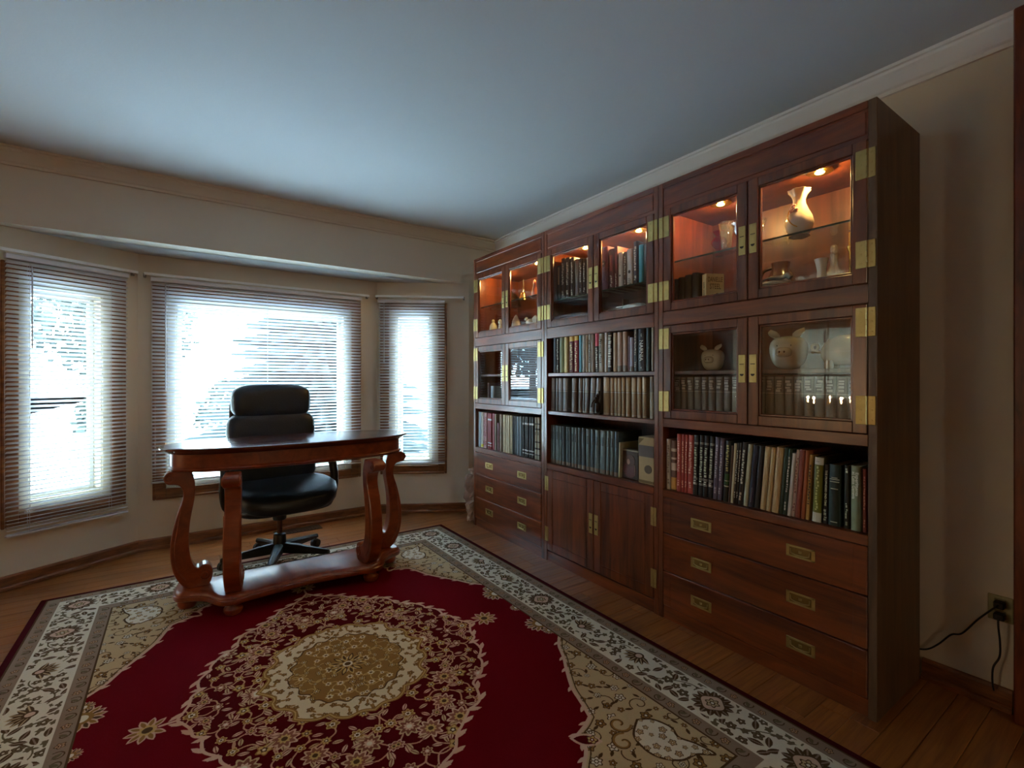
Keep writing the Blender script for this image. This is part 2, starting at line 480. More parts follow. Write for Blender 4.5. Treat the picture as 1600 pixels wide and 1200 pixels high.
def rod(origin, rot, s0, s1, z, lab):
    t = thing('curtain_rod', lab, 'curtain rod', (*origin, 0), rot, 'slim curtain rods')
    mb = MB(); mb.box(s0, s1, -.066, -.060, z-.012, z+.004, .001); mb.box(s0, s0+.004, -.066, -.012, z-.012, z+.004, .001); mb.box(s1-.004, s1, -.066, -.012, z-.012, z+.004, .001)
    mb.obj('rod', M_TRIM, t)
    for s in (s0, s1-.004):
        mb = MB(); mb.box(s-.006, s+.01, -.014, 0, z-.02, z+.008, .002); mb.obj('bracket', pm('rod_bracket', '#8d8a80', .4), t)
rod((-.213, 3.80), R(30), -.72, -.03, 1.742, 'white flat curtain rod over the far left window')
rod((0, 3.80), 0, -.18, 1.23, 1.742, 'long white flat curtain rod over the wide middle window')
rod((1.311, 3.80), R(-30), .0, .70, 1.748, 'short white flat curtain rod over the narrow window nearest the bookcases')

# ---- floor register by the bay wall
t = thing('floor_vent', 'brown metal floor register set in the oak floor below the middle window', 'vent', (.70, 3.69, 0))
mb = MB(); mb.box(-.155, .155, -.055, .055, 0, .003, .001); mb.obj('frame', pm('register_brown', '#3b2415', .4, metal=.3), t)
for i in range(12):
    mb = MB(); x = -.132+i*.024; mb.box(x-.004, x+.004, -.042, .042, .003, .005, .0008); mb.obj('slat', MATS['register_brown'], t)

# ---- outlet and cords on the right wall
t = thing('wall_outlet', 'beige wall outlet plate with two dark plugs beside the doorway', 'outlet', (2.22, .376, .327))
mb = MB(); mb.box(-.005, 0, -.030, .030, -.042, .042, .002); mb.obj('plate', pm('outlet_plate', '#a39a6f', .45), t)
for dz in (.019, -.019):
    mb = MB(); mb.box(-.008, -.004, -.014, .014, dz-.013, dz+.013, .002); mb.obj('socket', pm('outlet_socket', '#8a8260', .5), t)
def cord(lab, plug_z, pts):
    t = thing('power_cord', lab, 'cord', (2.2, .376, .327), 0, 'dark cords at the outlet')
    mb = MB(); mb.box(-.016, .010, -.014, .012, plug_z-.011, plug_z+.011, .003); mb.obj('plug', M_BLACK, t)
    mb = MB(); mb.tube(spline(pts, 6), .0028, 7); mb.obj('cable', M_BLACK, t, smooth=60)
cord('dark plug and cord running from the outlet behind the near bookcase', .018, [(-.014, 0, .018), (-.025, .012, .004), (-.012, .05, -.05), (-.002, .09, -.115), (.004, .12, -.135), (.008, .155, -.185), (.01, .19, -.22), (.012, .24, -.235)])
cord('dark plug and cord hanging down from the outlet to the baseboard', -.02, [(-.014, 0, -.02), (-.022, -.002, -.05), (-.012, -.004, -.10), (-.006, -.002, -.15), (-.012, .012, -.19), (-.010, .014, -.24), (-.004, .012, -.268)])
# ================================================================== RUG (woven pattern computed below, one quadrant mirrored)
def rug_pixels():
    RES = .00125
    W, H = 856, 1096
    HX, HY = W*RES, H*RES
    xs = (np.arange(W)+.5)*RES; ys = (np.arange(H)+.5)*RES
    P, Q = np.meshgrid(xs, ys)
    def c(h): return np.array([int(h[i:i+2], 16) for i in (1, 3, 5)], float)/255
    CREAM, TAN, OCHRE, BROWN, PINK = c('#dcd2be'), c('#c0a680'), c('#8f6c3a'), c('#54402a'), c('#cfab94')
    RED, DRED, EDGE, TAUPE, OLIVE, GOLD = c('#680614'), c('#500610'), c('#420a14'), c('#8f7a68'), c('#6b6047'), c('#c4a468')
    img = np.empty((H, W, 3)); img[:] = RED
    rg = np.random.RandomState(5)
    def win(x0, x1, y0, y1):
        i0, i1 = max(0, int(y0/RES)-1), min(H, int(y1/RES)+2); j0, j1 = max(0, int(x0/RES)-1), min(W, int(x1/RES)+2)
        return (slice(i0, i1), slice(j0, j1)) if i1 > i0 and j1 > j0 else None
    def paint(s, m, col, clip=None):
        if s is None: return
        if clip is not None: m = m & clip[s]
        img[s][m] = col
    def polymask(pts):
        pts = np.array(pts); s = win(pts[:, 0].min(), pts[:, 0].max(), pts[:, 1].min(), pts[:, 1].max())
        m = np.zeros((H, W), bool)
        if s is None: return m
        x, y = P[s], Q[s]; r = np.zeros(x.shape, bool)
        for (xa, ya), (xb, yb) in zip(pts, np.roll(pts, -1, 0)):
            if ya == yb: continue
            r ^= ((ya > y) != (yb > y)) & (x < (xb-xa)*(y-ya)/(yb-ya)+xa)
        m[s] = r
        return m
    def stroke(pts, w, col, clip=None):
        for (xa, ya), (xb, yb) in zip(pts[:-1], pts[1:]):
            s = win(min(xa, xb)-w, max(xa, xb)+w, min(ya, yb)-w, max(ya, yb)+w)
            if s is None: continue
            x, y = P[s], Q[s]; dx, dy = xb-xa, yb-ya; L = dx*dx+dy*dy+1e-12
            t = np.clip(((x-xa)*dx+(y-ya)*dy)/L, 0, 1)
            paint(s, (x-xa-t*dx)**2+(y-ya-t*dy)**2 < w*w/4, col, clip)
    def blob(x, y, r, n, ph, depth, col, clip=None):
        s = win(x-r, x+r, y-r, y+r)
        if s is None: return
        dx, dy = P[s]-x, Q[s]-y; a = np.arctan2(dy, dx)
        paint(s, np.hypot(dx, dy) < r*(1-depth*.5+depth*.5*np.cos(n*(a-ph))), col, clip)
    def leaf(x, y, L, w, a, col, clip=None, vein=None):
        s = win(x-L, x+L, y-L, y+L)
        if s is None: return
        dx, dy = P[s]-x, Q[s]-y; u = (dx*math.cos(a)+dy*math.sin(a))/(L/2); v = (-dx*math.sin(a)+dy*math.cos(a))/(w/2)
        m = (np.abs(u) < 1) & (np.abs(v) < 1-u*u)
        paint(s, m, col, clip)
        if vein is not None: paint(s, m & (np.abs(v) < .22), vein, clip)
    def flower(x, y, r, cols, n=6, clip=None):
        ph = rg.rand()*6
        blob(x, y, r, n, ph, .30, cols[0], clip); blob(x, y, r*.80, n, ph, .34, cols[1], clip)
        blob(x, y, r*.45, n, ph+.5, .3, cols[2], clip); blob(x, y, r*.20, 1, 0, 0, cols[3], clip)
    def curve(pts, k=10):
        return [(p.x, p.y) for p in spline([(a, b, 0) for a, b in pts], k)]
    def arc(x, y, r, a0, a1, n=10): return [(x+r*math.cos(a0+(a1-a0)*i/n), y+r*math.sin(a0+(a1-a0)*i/n)) for i in range(n+1)]
    def swirl(x, y, r, a, col, w, clip=None, sgn=1):
        stroke([(x+r*(1-.8*i/16)*math.cos(a+sgn*i*.42), y+r*(1-.8*i/16)*math.sin(a+sgn*i*.42)) for i in range(17)], w, col, clip)
    def scatter(mask, dmin, n, seed):
        r2 = np.random.RandomState(seed); ii, jj = np.nonzero(mask); out = []
        if not len(ii): return out
        for k in r2.randint(0, len(ii), n):
            p = (xs[jj[k]], ys[ii[k]])
            if all((p[0]-q[0])**2+(p[1]-q[1])**2 > dmin*dmin for q in out): out.append(p)
        return out
    def vines(pts, dmax, col, w, clip):
        for i, p in enumerate(pts):
            ds = sorted((math.hypot(p[0]-q[0], p[1]-q[1]), j) for j, q in enumerate(pts) if j > i)[:2]
            for dd, j in ds:
                if dd > dmax: continue
                q = pts[j]; mx, my = (p[0]+q[0])/2, (p[1]+q[1])/2; ox, oy = -(q[1]-p[1])*.28, (q[0]-p[0])*.28
                stroke(curve([p, (mx+ox, my+oy), q], 5), w, col, clip)
    # --- bands
    D = np.minimum(HX-P, HY-Q)
    field = D > .295
    # --- spandrel (corner of the field)
    bnd = curve([(.80, .285), (.735, .355), (.70, .42), (.682, .45), (.655, .49), (.612, .56), (.592, .60), (.572, .66), (.548, .725)], 8)
    bnd += curve([(.548, .725), (.51, .745), (.475, .757), (.442, .772), (.452, .80), (.437, .825), (.405, .852), (.36, .89), (.325, .905), (.29, .945), (.235, .965), (.20, 1.0), (.13, 1.02), (.09, 1.05), (.0, 1.085)], 8)
    span = polymask(bnd+[(0, 1.2), (.9, 1.2), (.9, .285)]) & field
    img[span] = TAN
    cor = curve([(.66, .82), (.70, .845), (.72, .90), (.705, .94), (.725, .985), (.735, 1.04), (.69, 1.01), (.64, 1.0), (.60, .965), (.585, .92), (.60, .86), (.66, .82)], 8)
    for p in scatter(span, .045, 900, 2):
        flower(p[0], p[1], rg.uniform(.010, .021), (BROWN, OCHRE if rg.rand() < .6 else CREAM, BROWN, CREAM), 5 + rg.randint(2), span)
        a = rg.rand()*6
        leaf(p[0]+.026*math.cos(a), p[1]+.026*math.sin(a), .026, .010, a, BROWN, span)
    for p in scatter(span, .10, 300, 3): swirl(p[0], p[1], .035, rg.rand()*6, BROWN, .0035, span, rg.choice((-1, 1)))
    cm = polymask(cor) & span
    img[cm] = CREAM; stroke(cor, .007, BROWN, span)
    for p in scatter(cm, .028, 300, 4): flower(p[0], p[1], rg.uniform(.007, .014), (BROWN, TAN, OCHRE, CREAM), 5, cm)
    for sx, sy, sg in ((.60, .80, 1), (.555, .86, -1)):
        blob(sx, sy, .034, 1, 0, 0, TAN, span); swirl(sx, sy, .036, .8*sg, OCHRE, .007, span, sg); swirl(sx, sy, .042, .8*sg, BROWN, .003, span, sg)
    for i in range(6, len(bnd)-1, 13):
        (xa, ya), (xb, yb) = bnd[i], bnd[i+1]; a = math.atan2(yb-ya, xb-xa)+math.pi/2; leaf(xb+.008*math.cos(a), yb+.008*math.sin(a), .040, .013, a-.95, PINK, field)
    stroke(bnd, .012, PINK, field); stroke([(x+.010, y+.009) for x, y in bnd], .004, BROWN, field)
    leaf(.47, .79, .10, .05, .75, PINK, field); leaf(.47, .79, .075, .034, .75, DRED, field); flower(.485, .80, .018, (BROWN, GOLD, DRED, CREAM), 5, field)
    # --- half palmettes that lean on the inner border
    for py, pr in ((.178, .066), (.0, .030), (.245, .03)):
        for k in range(9):
            a = math.pi/2+math.pi*k/8
            leaf(.775+pr*.62*math.cos(a), py+pr*.62*math.sin(a), pr*.8, pr*.36, a, PINK, field); leaf(.775+pr*.62*math.cos(a), py+pr*.62*math.sin(a), pr*.62, pr*.2, a, BROWN if k % 2 else OCHRE, field)
        blob(.775, py, pr*.5, 1, 0, 0, OCHRE, field); blob(.775, py, pr*.3, 1, 0, 0, CREAM, field)
    # --- big medallion
    med = curve([(0, .715), (.035, .668), (.085, .625)], 8)+curve([(.085, .625), (.135, .60), (.165, .555), (.20, .525), (.25, .478)], 6)
    med += curve([(.25, .478), (.30, .46), (.325, .40), (.332, .365), (.385, .33), (.422, .275), (.425, .245)], 6)
    med += curve([(.425, .245), (.462, .20), (.465, .15), (.452, .135)], 6)+curve([(.452, .135), (.485, .11), (.495, .06), (.527, 0)], 6)
    mm = polymask(med+[(0, 0)])
    img[mm] = DRED
    # --- inner medallion outline
    inn = curve([(0, .305), (.035, .288), (.08, .292), (.112, .270), (.125, .245)], 6)+curve([(.125, .245), (.165, .245), (.20, .225), (.222, .205)], 6)
    inn += curve([(.222, .205), (.215, .17), (.235, .14), (.262, .12), (.268, .085)], 6)+curve([(.268, .085), (.258, .06), (.275, .03), (.300, 0)], 6)
    im = polymask(inn+[(0, 0)])
    ann = mm & ~im
    pts = scatter(ann, .056, 2600, 8)
    vines(pts, .115, c('#c09376'), .0052, ann)
    sets = ((PINK, c('#8a5a48'), GOLD, BROWN), (GOLD, OCHRE, CREAM, BROWN), (TAN, c('#7a4a3a'), PINK, CREAM), (OCHRE, GOLD, BROWN, CREAM))
    for i, p in enumerate(pts):
        big = i % 6 == 0
        flower(p[0], p[1], rg.uniform(.036, .046) if big else rg.uniform(.016, .025), sets[i % 4], 9 if big else 5+i % 3, ann)
        for k in range(2):
            a = rg.rand()*6.3
            leaf(p[0]+.036*math.cos(a), p[1]+.036*math.sin(a), .036, .014, a+.5, TAN if k else PINK, ann, c('#7a4a3a'))
    stroke(med, .0095, PINK)
    acc = 0
    for (xa, ya), (xb, yb) in zip(med[:-1], med[1:]):
        acc += math.hypot(xb-xa, yb-ya)
        if acc > .058:
            acc = 0; a = math.atan2(yb-ya, xb-xa)+math.pi/2
            leaf(xb+.010*math.cos(a), yb+.010*math.sin(a), .052, .017, a-1.05, PINK); leaf(xb+.008*math.cos(a), yb+.008*math.sin(a), .034, .012, a-.35, PINK)
    # palmettes beyond the two tips of the medallion
    for cx, cy, ax in ((.60, 0, 0), (0, .79, math.pi/2)):
        for k in range(9):
            a = ax+(k-4)*.62
            leaf(cx+.034*math.cos(a), cy+.034*math.sin(a), .052, .022, a, PINK); leaf(cx+.034*math.cos(a), cy+.034*math.sin(a), .036, .012, a, OCHRE)
        blob(cx, cy, .026, 8, 0, .2, GOLD); blob(cx, cy, .014, 1, 0, 0, BROWN)
        stroke([(cx-.03*math.cos(ax), cy-.03*math.sin(ax)), (cx-.08*math.cos(ax), cy-.08*math.sin(ax))], .009, PINK)
    # inner medallion
    img[im] = GOLD*.25+CREAM*.75
    for p in scatter(im, .030, 700, 9):
        flower(p[0], p[1], rg.uniform(.008, .014), (BROWN, OCHRE, BROWN, GOLD), 5, im)
        a = rg.rand()*6.3; leaf(p[0]+.016*math.cos(a), p[1]+.016*math.sin(a), .024, .008, a, OCHRE, im)
    och = curve([(0, .225), (.03, .205), (.06, .215), (.085, .19), (.115, .185), (.135, .155), (.16, .14), (.155, .11), (.185, .085), (.18, .05), (.20, .03), (.205, 0)], 6)
    om = polymask(och+[(0, 0)])
    img[om] = OCHRE; stroke(och, .005, BROWN, im)
    pts = scatter(om, .032, 600, 10)
    vines(pts, .07, GOLD, .0035, om)
    for i, p in enumerate(pts): flower(p[0], p[1], rg.uniform(.009, .015), ((GOLD, CREAM, OCHRE, BROWN), (BROWN, GOLD, BROWN, CREAM))[i % 2], 6, om)
    for k in range(12):
        a = k*math.pi/6; leaf(.045*math.cos(a), .045*math.sin(a), .055, .018, a, GOLD if k % 2 else BROWN); leaf(.045*math.cos(a), .045*math.sin(a), .036, .010, a, BROWN if k % 2 else GOLD)
    blob(0, 0, .018, 1, 0, 0, CREAM); blob(0, 0, .011, 1, 0, 0, BROWN)
    stroke(inn, .015, OCHRE); stroke(inn, .004, GOLD)
    # --- borders
    def band(a, b, col): img[(D <= b) & (D > a)] = col
    band(.235, .295, TAUPE); band(.085, .235, CREAM); band(.025, .085, TAUPE); band(-1, .025, EDGE)
    for a in (.292, .237, .083, .028): band(a-.003, a+.003, CREAM if a in (.237, .083) else BROWN)
    innb = (D <= .29) & (D > .24); outb = (D <= .082) & (D > .03); main = (D <= .232) & (D > .088)
    def along(d, step, start=0.0):      # points along both sides of the quadrant at distance d from the edge
        o = []; t = start
        while t < HY-d: o.append((HX-d, t, 0)); t += step
        t = start
        while t < HX-d-.02: o.append((t, HY-d, 1)); t += step
        return o
    for d, clip, r0 in ((.265, innb, .015), (.056, outb, .013)):
        for i, (x, y, o) in enumerate(along(d, .048, .02)):
            if i % 2: flower(x, y, r0, (BROWN, c('#b9906e'), BROWN, PINK), 5, clip)
            else:
                swirl(x, y, r0*1.4, 1.0, BROWN, .0035, clip); leaf(x, y, .03, .011, .7 if i % 4 else -.7, OLIVE, clip)
    # main border: vine, rosettes and lotus flowers
    for o in (0, 1):
        n = int((HY if o == 0 else HX)/.006)
        v = []
        for i in range(n):
            t = i*.006; d = .16+.045*math.sin(t*2*math.pi/.30)
            v.append((HX-d, t) if o == 0 else (t, HY-d))
        stroke(v, .0045, OLIVE, main)
    for p in scatter(main, .0305, 4200, 12):
        k = rg.randint(3); a = rg.rand()*6.3
        if k == 0: flower(p[0], p[1], rg.uniform(.014, .021), (BROWN, OLIVE, BROWN, CREAM), 5, main)
        elif k == 1:
            leaf(p[0], p[1], .048, .020, a, BROWN, main, TAUPE)
        else:
            blob(p[0], p[1], .013, 5, a, .3, OLIVE, main); leaf(p[0]+.014*math.cos(a), p[1]+.014*math.sin(a), .022, .009, a, OLIVE, main)
    def rosette(x, y):
        blob(x, y, .074, 1, 0, 0, CREAM, main)
        for k in range(14):
            a = k*math.pi/7; leaf(x+.048*math.cos(a), y+.048*math.sin(a), .040, .022, a, BROWN, main, TAUPE)
        blob(x, y, .044, 4, 0, .16, BROWN, main); blob(x, y, .039, 4, 0, .16, PINK, main); flower(x, y, .024, (BROWN, TAN, BROWN, CREAM), 6, main)
    def lotus(x, y, ax):
        blob(x, y, .060, 1, 0, 0, CREAM, main)
        for k in range(7):
            a = ax+(k-3)*.42
            leaf(x+.030*math.cos(a)-.018*math.cos(ax), y+.030*math.sin(a)-.018*math.sin(ax), .066, .020, a, BROWN, main, TAN)
        blob(x-.014*math.cos(ax), y-.014*math.sin(ax), .020, 1, 0, 0, BROWN, main); blob(x-.014*math.cos(ax), y-.014*math.sin(ax), .013, 1, 0, 0, PINK, main)
    for t, kind in ((0, 0), (.30, 1), (.59, 1), (.91, 0)):
        x = HX-.145
        rosette(x, t) if kind == 0 else lotus(x, t, math.pi if t > .4 else 0)
    for t, kind in ((0, 0), (.30, 1), (.60, 0)):
        y = HY-.145
        rosette(t, y) if kind == 0 else lotus(t, y, -math.pi/2)
    rosette(HX-.16, HY-.16)
    # wool: slight uneven tone
    img *= (1+.05*(rg.rand(H, W, 1)-.5))
    q = np.clip(img, 0, 1)
    top = np.concatenate([q[:, ::-1], q], 1)
    return np.concatenate([top[::-1], top], 0)

px = rug_pixels()
rimg = bpy.data.images.new('rug_weave', px.shape[1], px.shape[0])
buf = np.ones((px.shape[0], px.shape[1], 4), np.float32); buf[..., :3] = px
rimg.pixels.foreach_set(buf.ravel()); rimg.update(); rimg.pack()
m, nt, b = newmat('persian_wool')
b.inputs['Roughness'].default_value = .95; b.inputs['Specular IOR Level'].default_value = .04
ti = nt.nodes.new('ShaderNodeTexImage'); ti.image = rimg; ti.extension = 'EXTEND'
tcn = nt.nodes.new('ShaderNodeTexCoord'); nt.links.new(tcn.outputs['Generated'], ti.inputs['Vector']); nt.links.new(ti.outputs['Color'], b.inputs['Base Color'])
nz = nt.nodes.new('ShaderNodeTexNoise'); nz.inputs['Scale'].default_value = 420; bp = nt.nodes.new('ShaderNodeBump'); bp.inputs['Strength'].default_value = .35; bp.inputs['Distance'].default_value = .003
nt.links.new(tcn.outputs['Object'], nz.inputs['Vector']); nt.links.new(nz.outputs['Fac'], bp.inputs['Height']); nt.links.new(bp.outputs[0], b.inputs['Normal'])
rug = MB(); rug.box(-1.07, 1.07, -1.37, 1.37, .0005, .012, .004)
rug = tag(rug.obj('rug', m, None, (.52, 1.83, 0)), 'dark red oriental rug with a flowered medallion and cream borders on the oak floor', 'rug')
RUGZ = .012

# ================================================================== WRITING DESK
D = thing('writing_desk', 'oval cherry wood writing desk on four scrolled legs standing on the red rug', 'desk', (.52, 2.76, RUGZ))
def oval(a, b, z, n=72, e=2.5):
    return [(a*math.copysign(abs(math.cos(t))**(2/e), math.cos(t)), b*math.copysign(abs(math.sin(t))**(2/e), math.sin(t)), z) for t in (2*math.pi*k/n for k in range(n))]
A, Bd = .600, .240
mb = MB(); mb.loft([oval(A-i, Bd-i, z) for i, z in ((.050, .722), (.036, .724), (.030, .730), (.018, .736), (.006, .743), (.0, .746), (.0, .751), (.004, .754), (.012, .755))])
mb.obj('tabletop', M_DESKTOP, D, smooth=40)
mb = MB(); mb.loft([oval(A-i, Bd-i, z) for i, z in ((.060, .640), (.046, .643), (.038, .650), (.034, .656), (.038, .662), (.044, .665), (.044, .722))])
mb.obj('apron', M_DESK, D, smooth=40)
# lower platform with hollowed sides
half = [(.535, .03), (.545, -.06), (.525, -.11), (.47, -.135), (.42, -.175), (.39, -.235), (.36, -.27), (.31, -.285), (.255, -.272), (.12, -.255), (0, -.245)]
plat = half+[(-x, y) for x, y in half[-2::-1]]
plat += [(-.50, .05), (-.38, .045), (0, .04), (.38, .045), (.50, .05)]
po = [(p.x, p.y) for p in spline([(x, y, 0) for x, y in plat], 4, True)]
def inset(pts, d):
    out = []; n = len(pts)
    for i in range(n):
        a, b = Vector(pts[i-1]), Vector(pts[(i+1) % n]); t = (b-a).normalized(); nn = Vector((-t.y, t.x))
        out.append((pts[i][0]+nn.x*d, pts[i][1]+nn.y*d))
    return out
ar = sum(po[i][0]*po[(i+1) % len(po)][1]-po[(i+1) % len(po)][0]*po[i][1] for i in range(len(po)))
if ar < 0: po = po[::-1]
mb = MB(); mb.loft([[(x, y, z) for x, y in inset(po, i)] for i, z in ((.014, .050), (.004, .053), (0, .058), (0, .074), (.006, .078), (.006, .084), (.012, .090), (.020, .094), (.024, .095))])
mb.obj('platform', M_DESK, D, smooth=45)
leg_o = [(.085, .652), (.118, .650), (.143, .636), (.148, .618), (.138, .600), (.118, .592), (.090, .590), (.064, .583), (.046, .562), (.042, .53), (.052, .497), (.070, .46), (.092, .40), (.110, .33), (.114, .26), (.102, .20), (.080, .155), (.045, .118), (.012, .100)]
leg_i = [(-.095, .100), (-.113, .118), (-.122, .145), (-.122, .170), (-.112, .190), (-.092, .200), (-.066, .202), (-.045, .192), (-.026, .196), (-.008, .22), (.006, .26), (.011, .32), (.008, .39), (-.003, .45), (-.018, .51), (-.024, .56), (-.018, .61), (.002, .652)]
KX = .70
leg_o = [(a*KX, b) for a, b in leg_o]; leg_i = [(a*KX, b) for a, b in leg_i]
prof = [(p.x, p.y) for p in spline([(a, b, 0) for a, b in leg_o], 3)]+[(p.x, p.y) for p in spline([(a, b, 0) for a, b in leg_i], 3)]
def spiral(cx, cz, r, a0, sg, w, turns=1.6):
    return [(cx+r*(1-.8*i/22)*math.cos(a0+sg*i*turns*2*math.pi/22), w, cz+r*(1-.8*i/22)*math.sin(a0+sg*i*turns*2*math.pi/22)) for i in range(23)]
for lx, ly, ang in ((-.475, -.045, 180), (-.315, -.225, 259), (.315, -.225, 281), (.475, -.045, 0)):
    L = MB(); L.prism(prof, lambda a, b, t: (a, t, b), -.033, .033)
    lo = L.obj('leg', M_DESK, D, (lx, ly, -.006), (0, 0, R(ang)))
    bv = lo.modifiers.new('edge', 'BEVEL'); bv.width = .006; bv.segments = 2; bv.limit_method = 'ANGLE'; bv.angle_limit = R(50)
    s = MB()
    for w in (-.034, .034):
        s = MB(); s.tube(spiral(.112*KX+.006, .620, .021, 2.2, -1, w), .003, 6); s.obj('scroll_carving', M_DESK, lo)
        s = MB(); s.tube(spiral(-.078*KX, .152, .027, 1.0, 1, w), .0036, 6); s.obj('scroll_carving', M_DESK, lo)
        s = MB(); s.tube([(p.x, w, p.y) for p in spline([(.040, .46, 0), (.052, .38, 0), (.062, .29, 0), (.052, .20, 0), (.02, .145, 0)], 5)], .0025, 5); s.obj('carved_line', M_DESK, lo)
    f = MB(); f.lathe([(.020, 0), (.032, .004), (.040, .017), (.039, .029), (.028, .039), (.026, .044), (.032, .048), (.032, .052)], 20)
    fx, fy = lx+.014*math.cos(R(ang)), ly+.014*math.sin(R(ang))
    f.obj('bun_foot', M_DESK, D, (fx, fy, 0), smooth=40)

# ================================================================== DESK CHAIR
C = thing('office_chair', 'high backed black leather swivel chair behind the cherry desk', 'chair', (.487, 3.106, 0), R(5))
CZ = .0
mb = MB()
def seatf(x, y, z):
    u = max(0, (-y-.05)/.20)
    return (x*(1-.05*u), y, z-.034*u*u+.018*abs(x/.28)**3)
mb.sq((0, -.055, .428), (.282, .265, .056), .45, .55, 14, 32, seatf)
mb.obj('seat', M_LEATHER, C, smooth=80)
mb = MB(); mb.sq((0, -.04, .372), (.265, .225, .026), .4, .5, 8, 28, lambda x, y, z: (x, y, z-.02*max(0, (-y-.05)/.20)**2))
mb.obj('seat_shell', M_BLACK, C, smooth=60)
def cush(cz, hx, hz, yb, dy=.065):
    m_ = MB(); m_.sq((0, yb, cz), (hx, dy, hz), .55, .45, 14, 32, lambda x, y, z: (x, y-.018*(abs(x)/.25)**2, z)); return m_
cush(.945, .222, .108, .195, .075).obj('headrest', M_LEATHER, C, smooth=80)
cush(.765, .247, .125, .190, .07).obj('back_cushion', M_LEATHER, C, smooth=80)
cush(.555, .250, .125, .180, .075).obj('back_cushion', M_LEATHER, C, smooth=80)
mb = MB(); mb.sq((0, .245, .72), (.225, .028, .32), .4, .4, 10, 28); mb.obj('back_shell', M_BLACK, C, smooth=60)
for s in (-1, 1):
    mb = MB(); pts = spline([(s*.25, -.07, .37), (s*.285, -.075, .39), (s*.297, -.07, .48), (s*.290, -.06, .56), (s*.285, -.02, .605), (s*.28, .08, .612), (s*.265, .19, .60), (s*.23, .245, .58)], 5)
    mb.tube(pts, .024, 10, flat=.6); mb.obj('armrest', M_BLACK, C, smooth=60)
mb = MB(); mb.lathe([(.05, .318), (.06, .335), (.05, .342)], 18); mb.lathe([(.034, .255), (.037, .262), (.037, .32), (.03, .325)], 18)
mb.box(-.12, .12, -.09, .09, .328, .345, .004); mb.obj('tilt_mechanism', M_BLACK, C, smooth=40)
mb = MB(); mb.lathe([(.014, .15), (.014, .27)], 14); mb.obj('gas_column', pm('brown_steel', '#5a3d30', .35, metal=.6), C, smooth=40)
mb = MB(); mb.lathe([(.036, .062), (.037, .10), (.034, .165), (.030, .172), (.020, .176)], 20); mb.obj('hub', M_BLACK, C, smooth=40)
for k in range(5):
    a = R(178-5+72*k); ca, sa = math.cos(a), math.sin(a)
    mb = MB(); ring = []
    for r_, w_, zt, zb in ((.02, .026, .120, .064), (.12, .021, .108, .062), (.24, .016, .089, .060), (.295, .013, .082, .060), (.302, .008, .076, .062)):
        ring.append([(r_*ca-t*sa, r_*sa+t*ca, z) for t, z in ((-w_, zb), (w_, zb), (w_, zt-.010), (w_*.5, zt), (-w_*.5, zt), (-w_, zt-.010))])
    mb.loft(ring); lo = mb.obj('base_arm', M_BLACK, C)
    mb = MB(); cx, cy = .285*ca, .285*sa; onrug = 1 if (3.106+cy) < 3.19 else 0; zb = .012 if onrug else 0
    for s in (-1, 1):
        w0, w1 = (s*.004, s*.021); q = [(.024*math.cos(t), .024*math.sin(t)) for t in (2*math.pi*i/14 for i in range(14))]
        mb.prism(q, lambda u, v, t: (cx+u*.8-t*.6, cy+u*.6+t*.8, zb+.024+v), w0, w1)
    mb.lathe([(.007, .036+zb), (.007, .066)], 8, (cx, cy, 0)); mb.box(cx-.018, cx+.018, cy-.018, cy+.018, .040+zb, .052+zb, .006)
    mb.obj('caster', M_BLACK, lo)
# ================================================================== BOOKCASES (campaign style wall units)
CX = 1.80                      # plane of the fronts
DEP = .40
UW = .8355
M_PULLD = pm('dark_notch', '#1c140a', .6)
def hinge(parent, y, z0, z1, side, lw=.032):
    """two-leaf brass hinge across a door edge at y; side = +1 when the cabinet stile lies towards larger y"""
    mb = MB()
    a, b = (y+side*.0025, y+side*min(.0225, lw)), (y-side*.0025, y-side*lw)
    mb.box(-.0032, .0005, a[0], a[1], z0, z1, .001); mb.box(-.0032, .0005, b[0], b[1], z0, z1, .001)
    h = (z1-z0)/5
    for k in range(5): mb.lathe([(.0036, 0), (.0036, h*.94)], 8, (-.0032, y, z0+k*h))
    for yy in ((a[0]+a[1])/2, (b[0]+b[1])/2):
        for zz in (z0+.014, (z0+z1)/2, z1-.014): mb.box(-.0042, -.003, yy-.003, yy+.003, zz-.003, zz+.003, .001)
    return mb.obj('hinge', M_BRASS, parent, smooth=40)
def door_pull(parent, y, z0, z1, w=.028):
    mb = MB(); mb.box(-.0034, .001, y-w/2, y+w/2, z0, z1, .0012)
    for yy, zz in ((y, z0+.008), (y, z1-.008)): mb.box(-.0042, -.003, yy-.002, yy+.002, zz-.002, zz+.002, .0008)
    mb.box(-.0046, -.003, y-w/2+.006, y+w/2-.006, z0+.036, z0+.066, .0008)
    o = mb.obj('pull', M_BRASS, parent)
    k = MB(); k.box(-.0037, -.003, y-w/2+.005, y+w/2-.005, z0+.070, z0+.073); k.obj('pull_slot', M_PULLD, parent)
    k = MB(); k.prism([(.008*math.cos(t), -.009*math.sin(t)) for t in (math.pi*i/10 for i in range(11))], lambda p, q, t: (t, y+p, z0+.034+q), -.0038, -.002); k.obj('finger_notch', M_PULLD, parent)
    return o
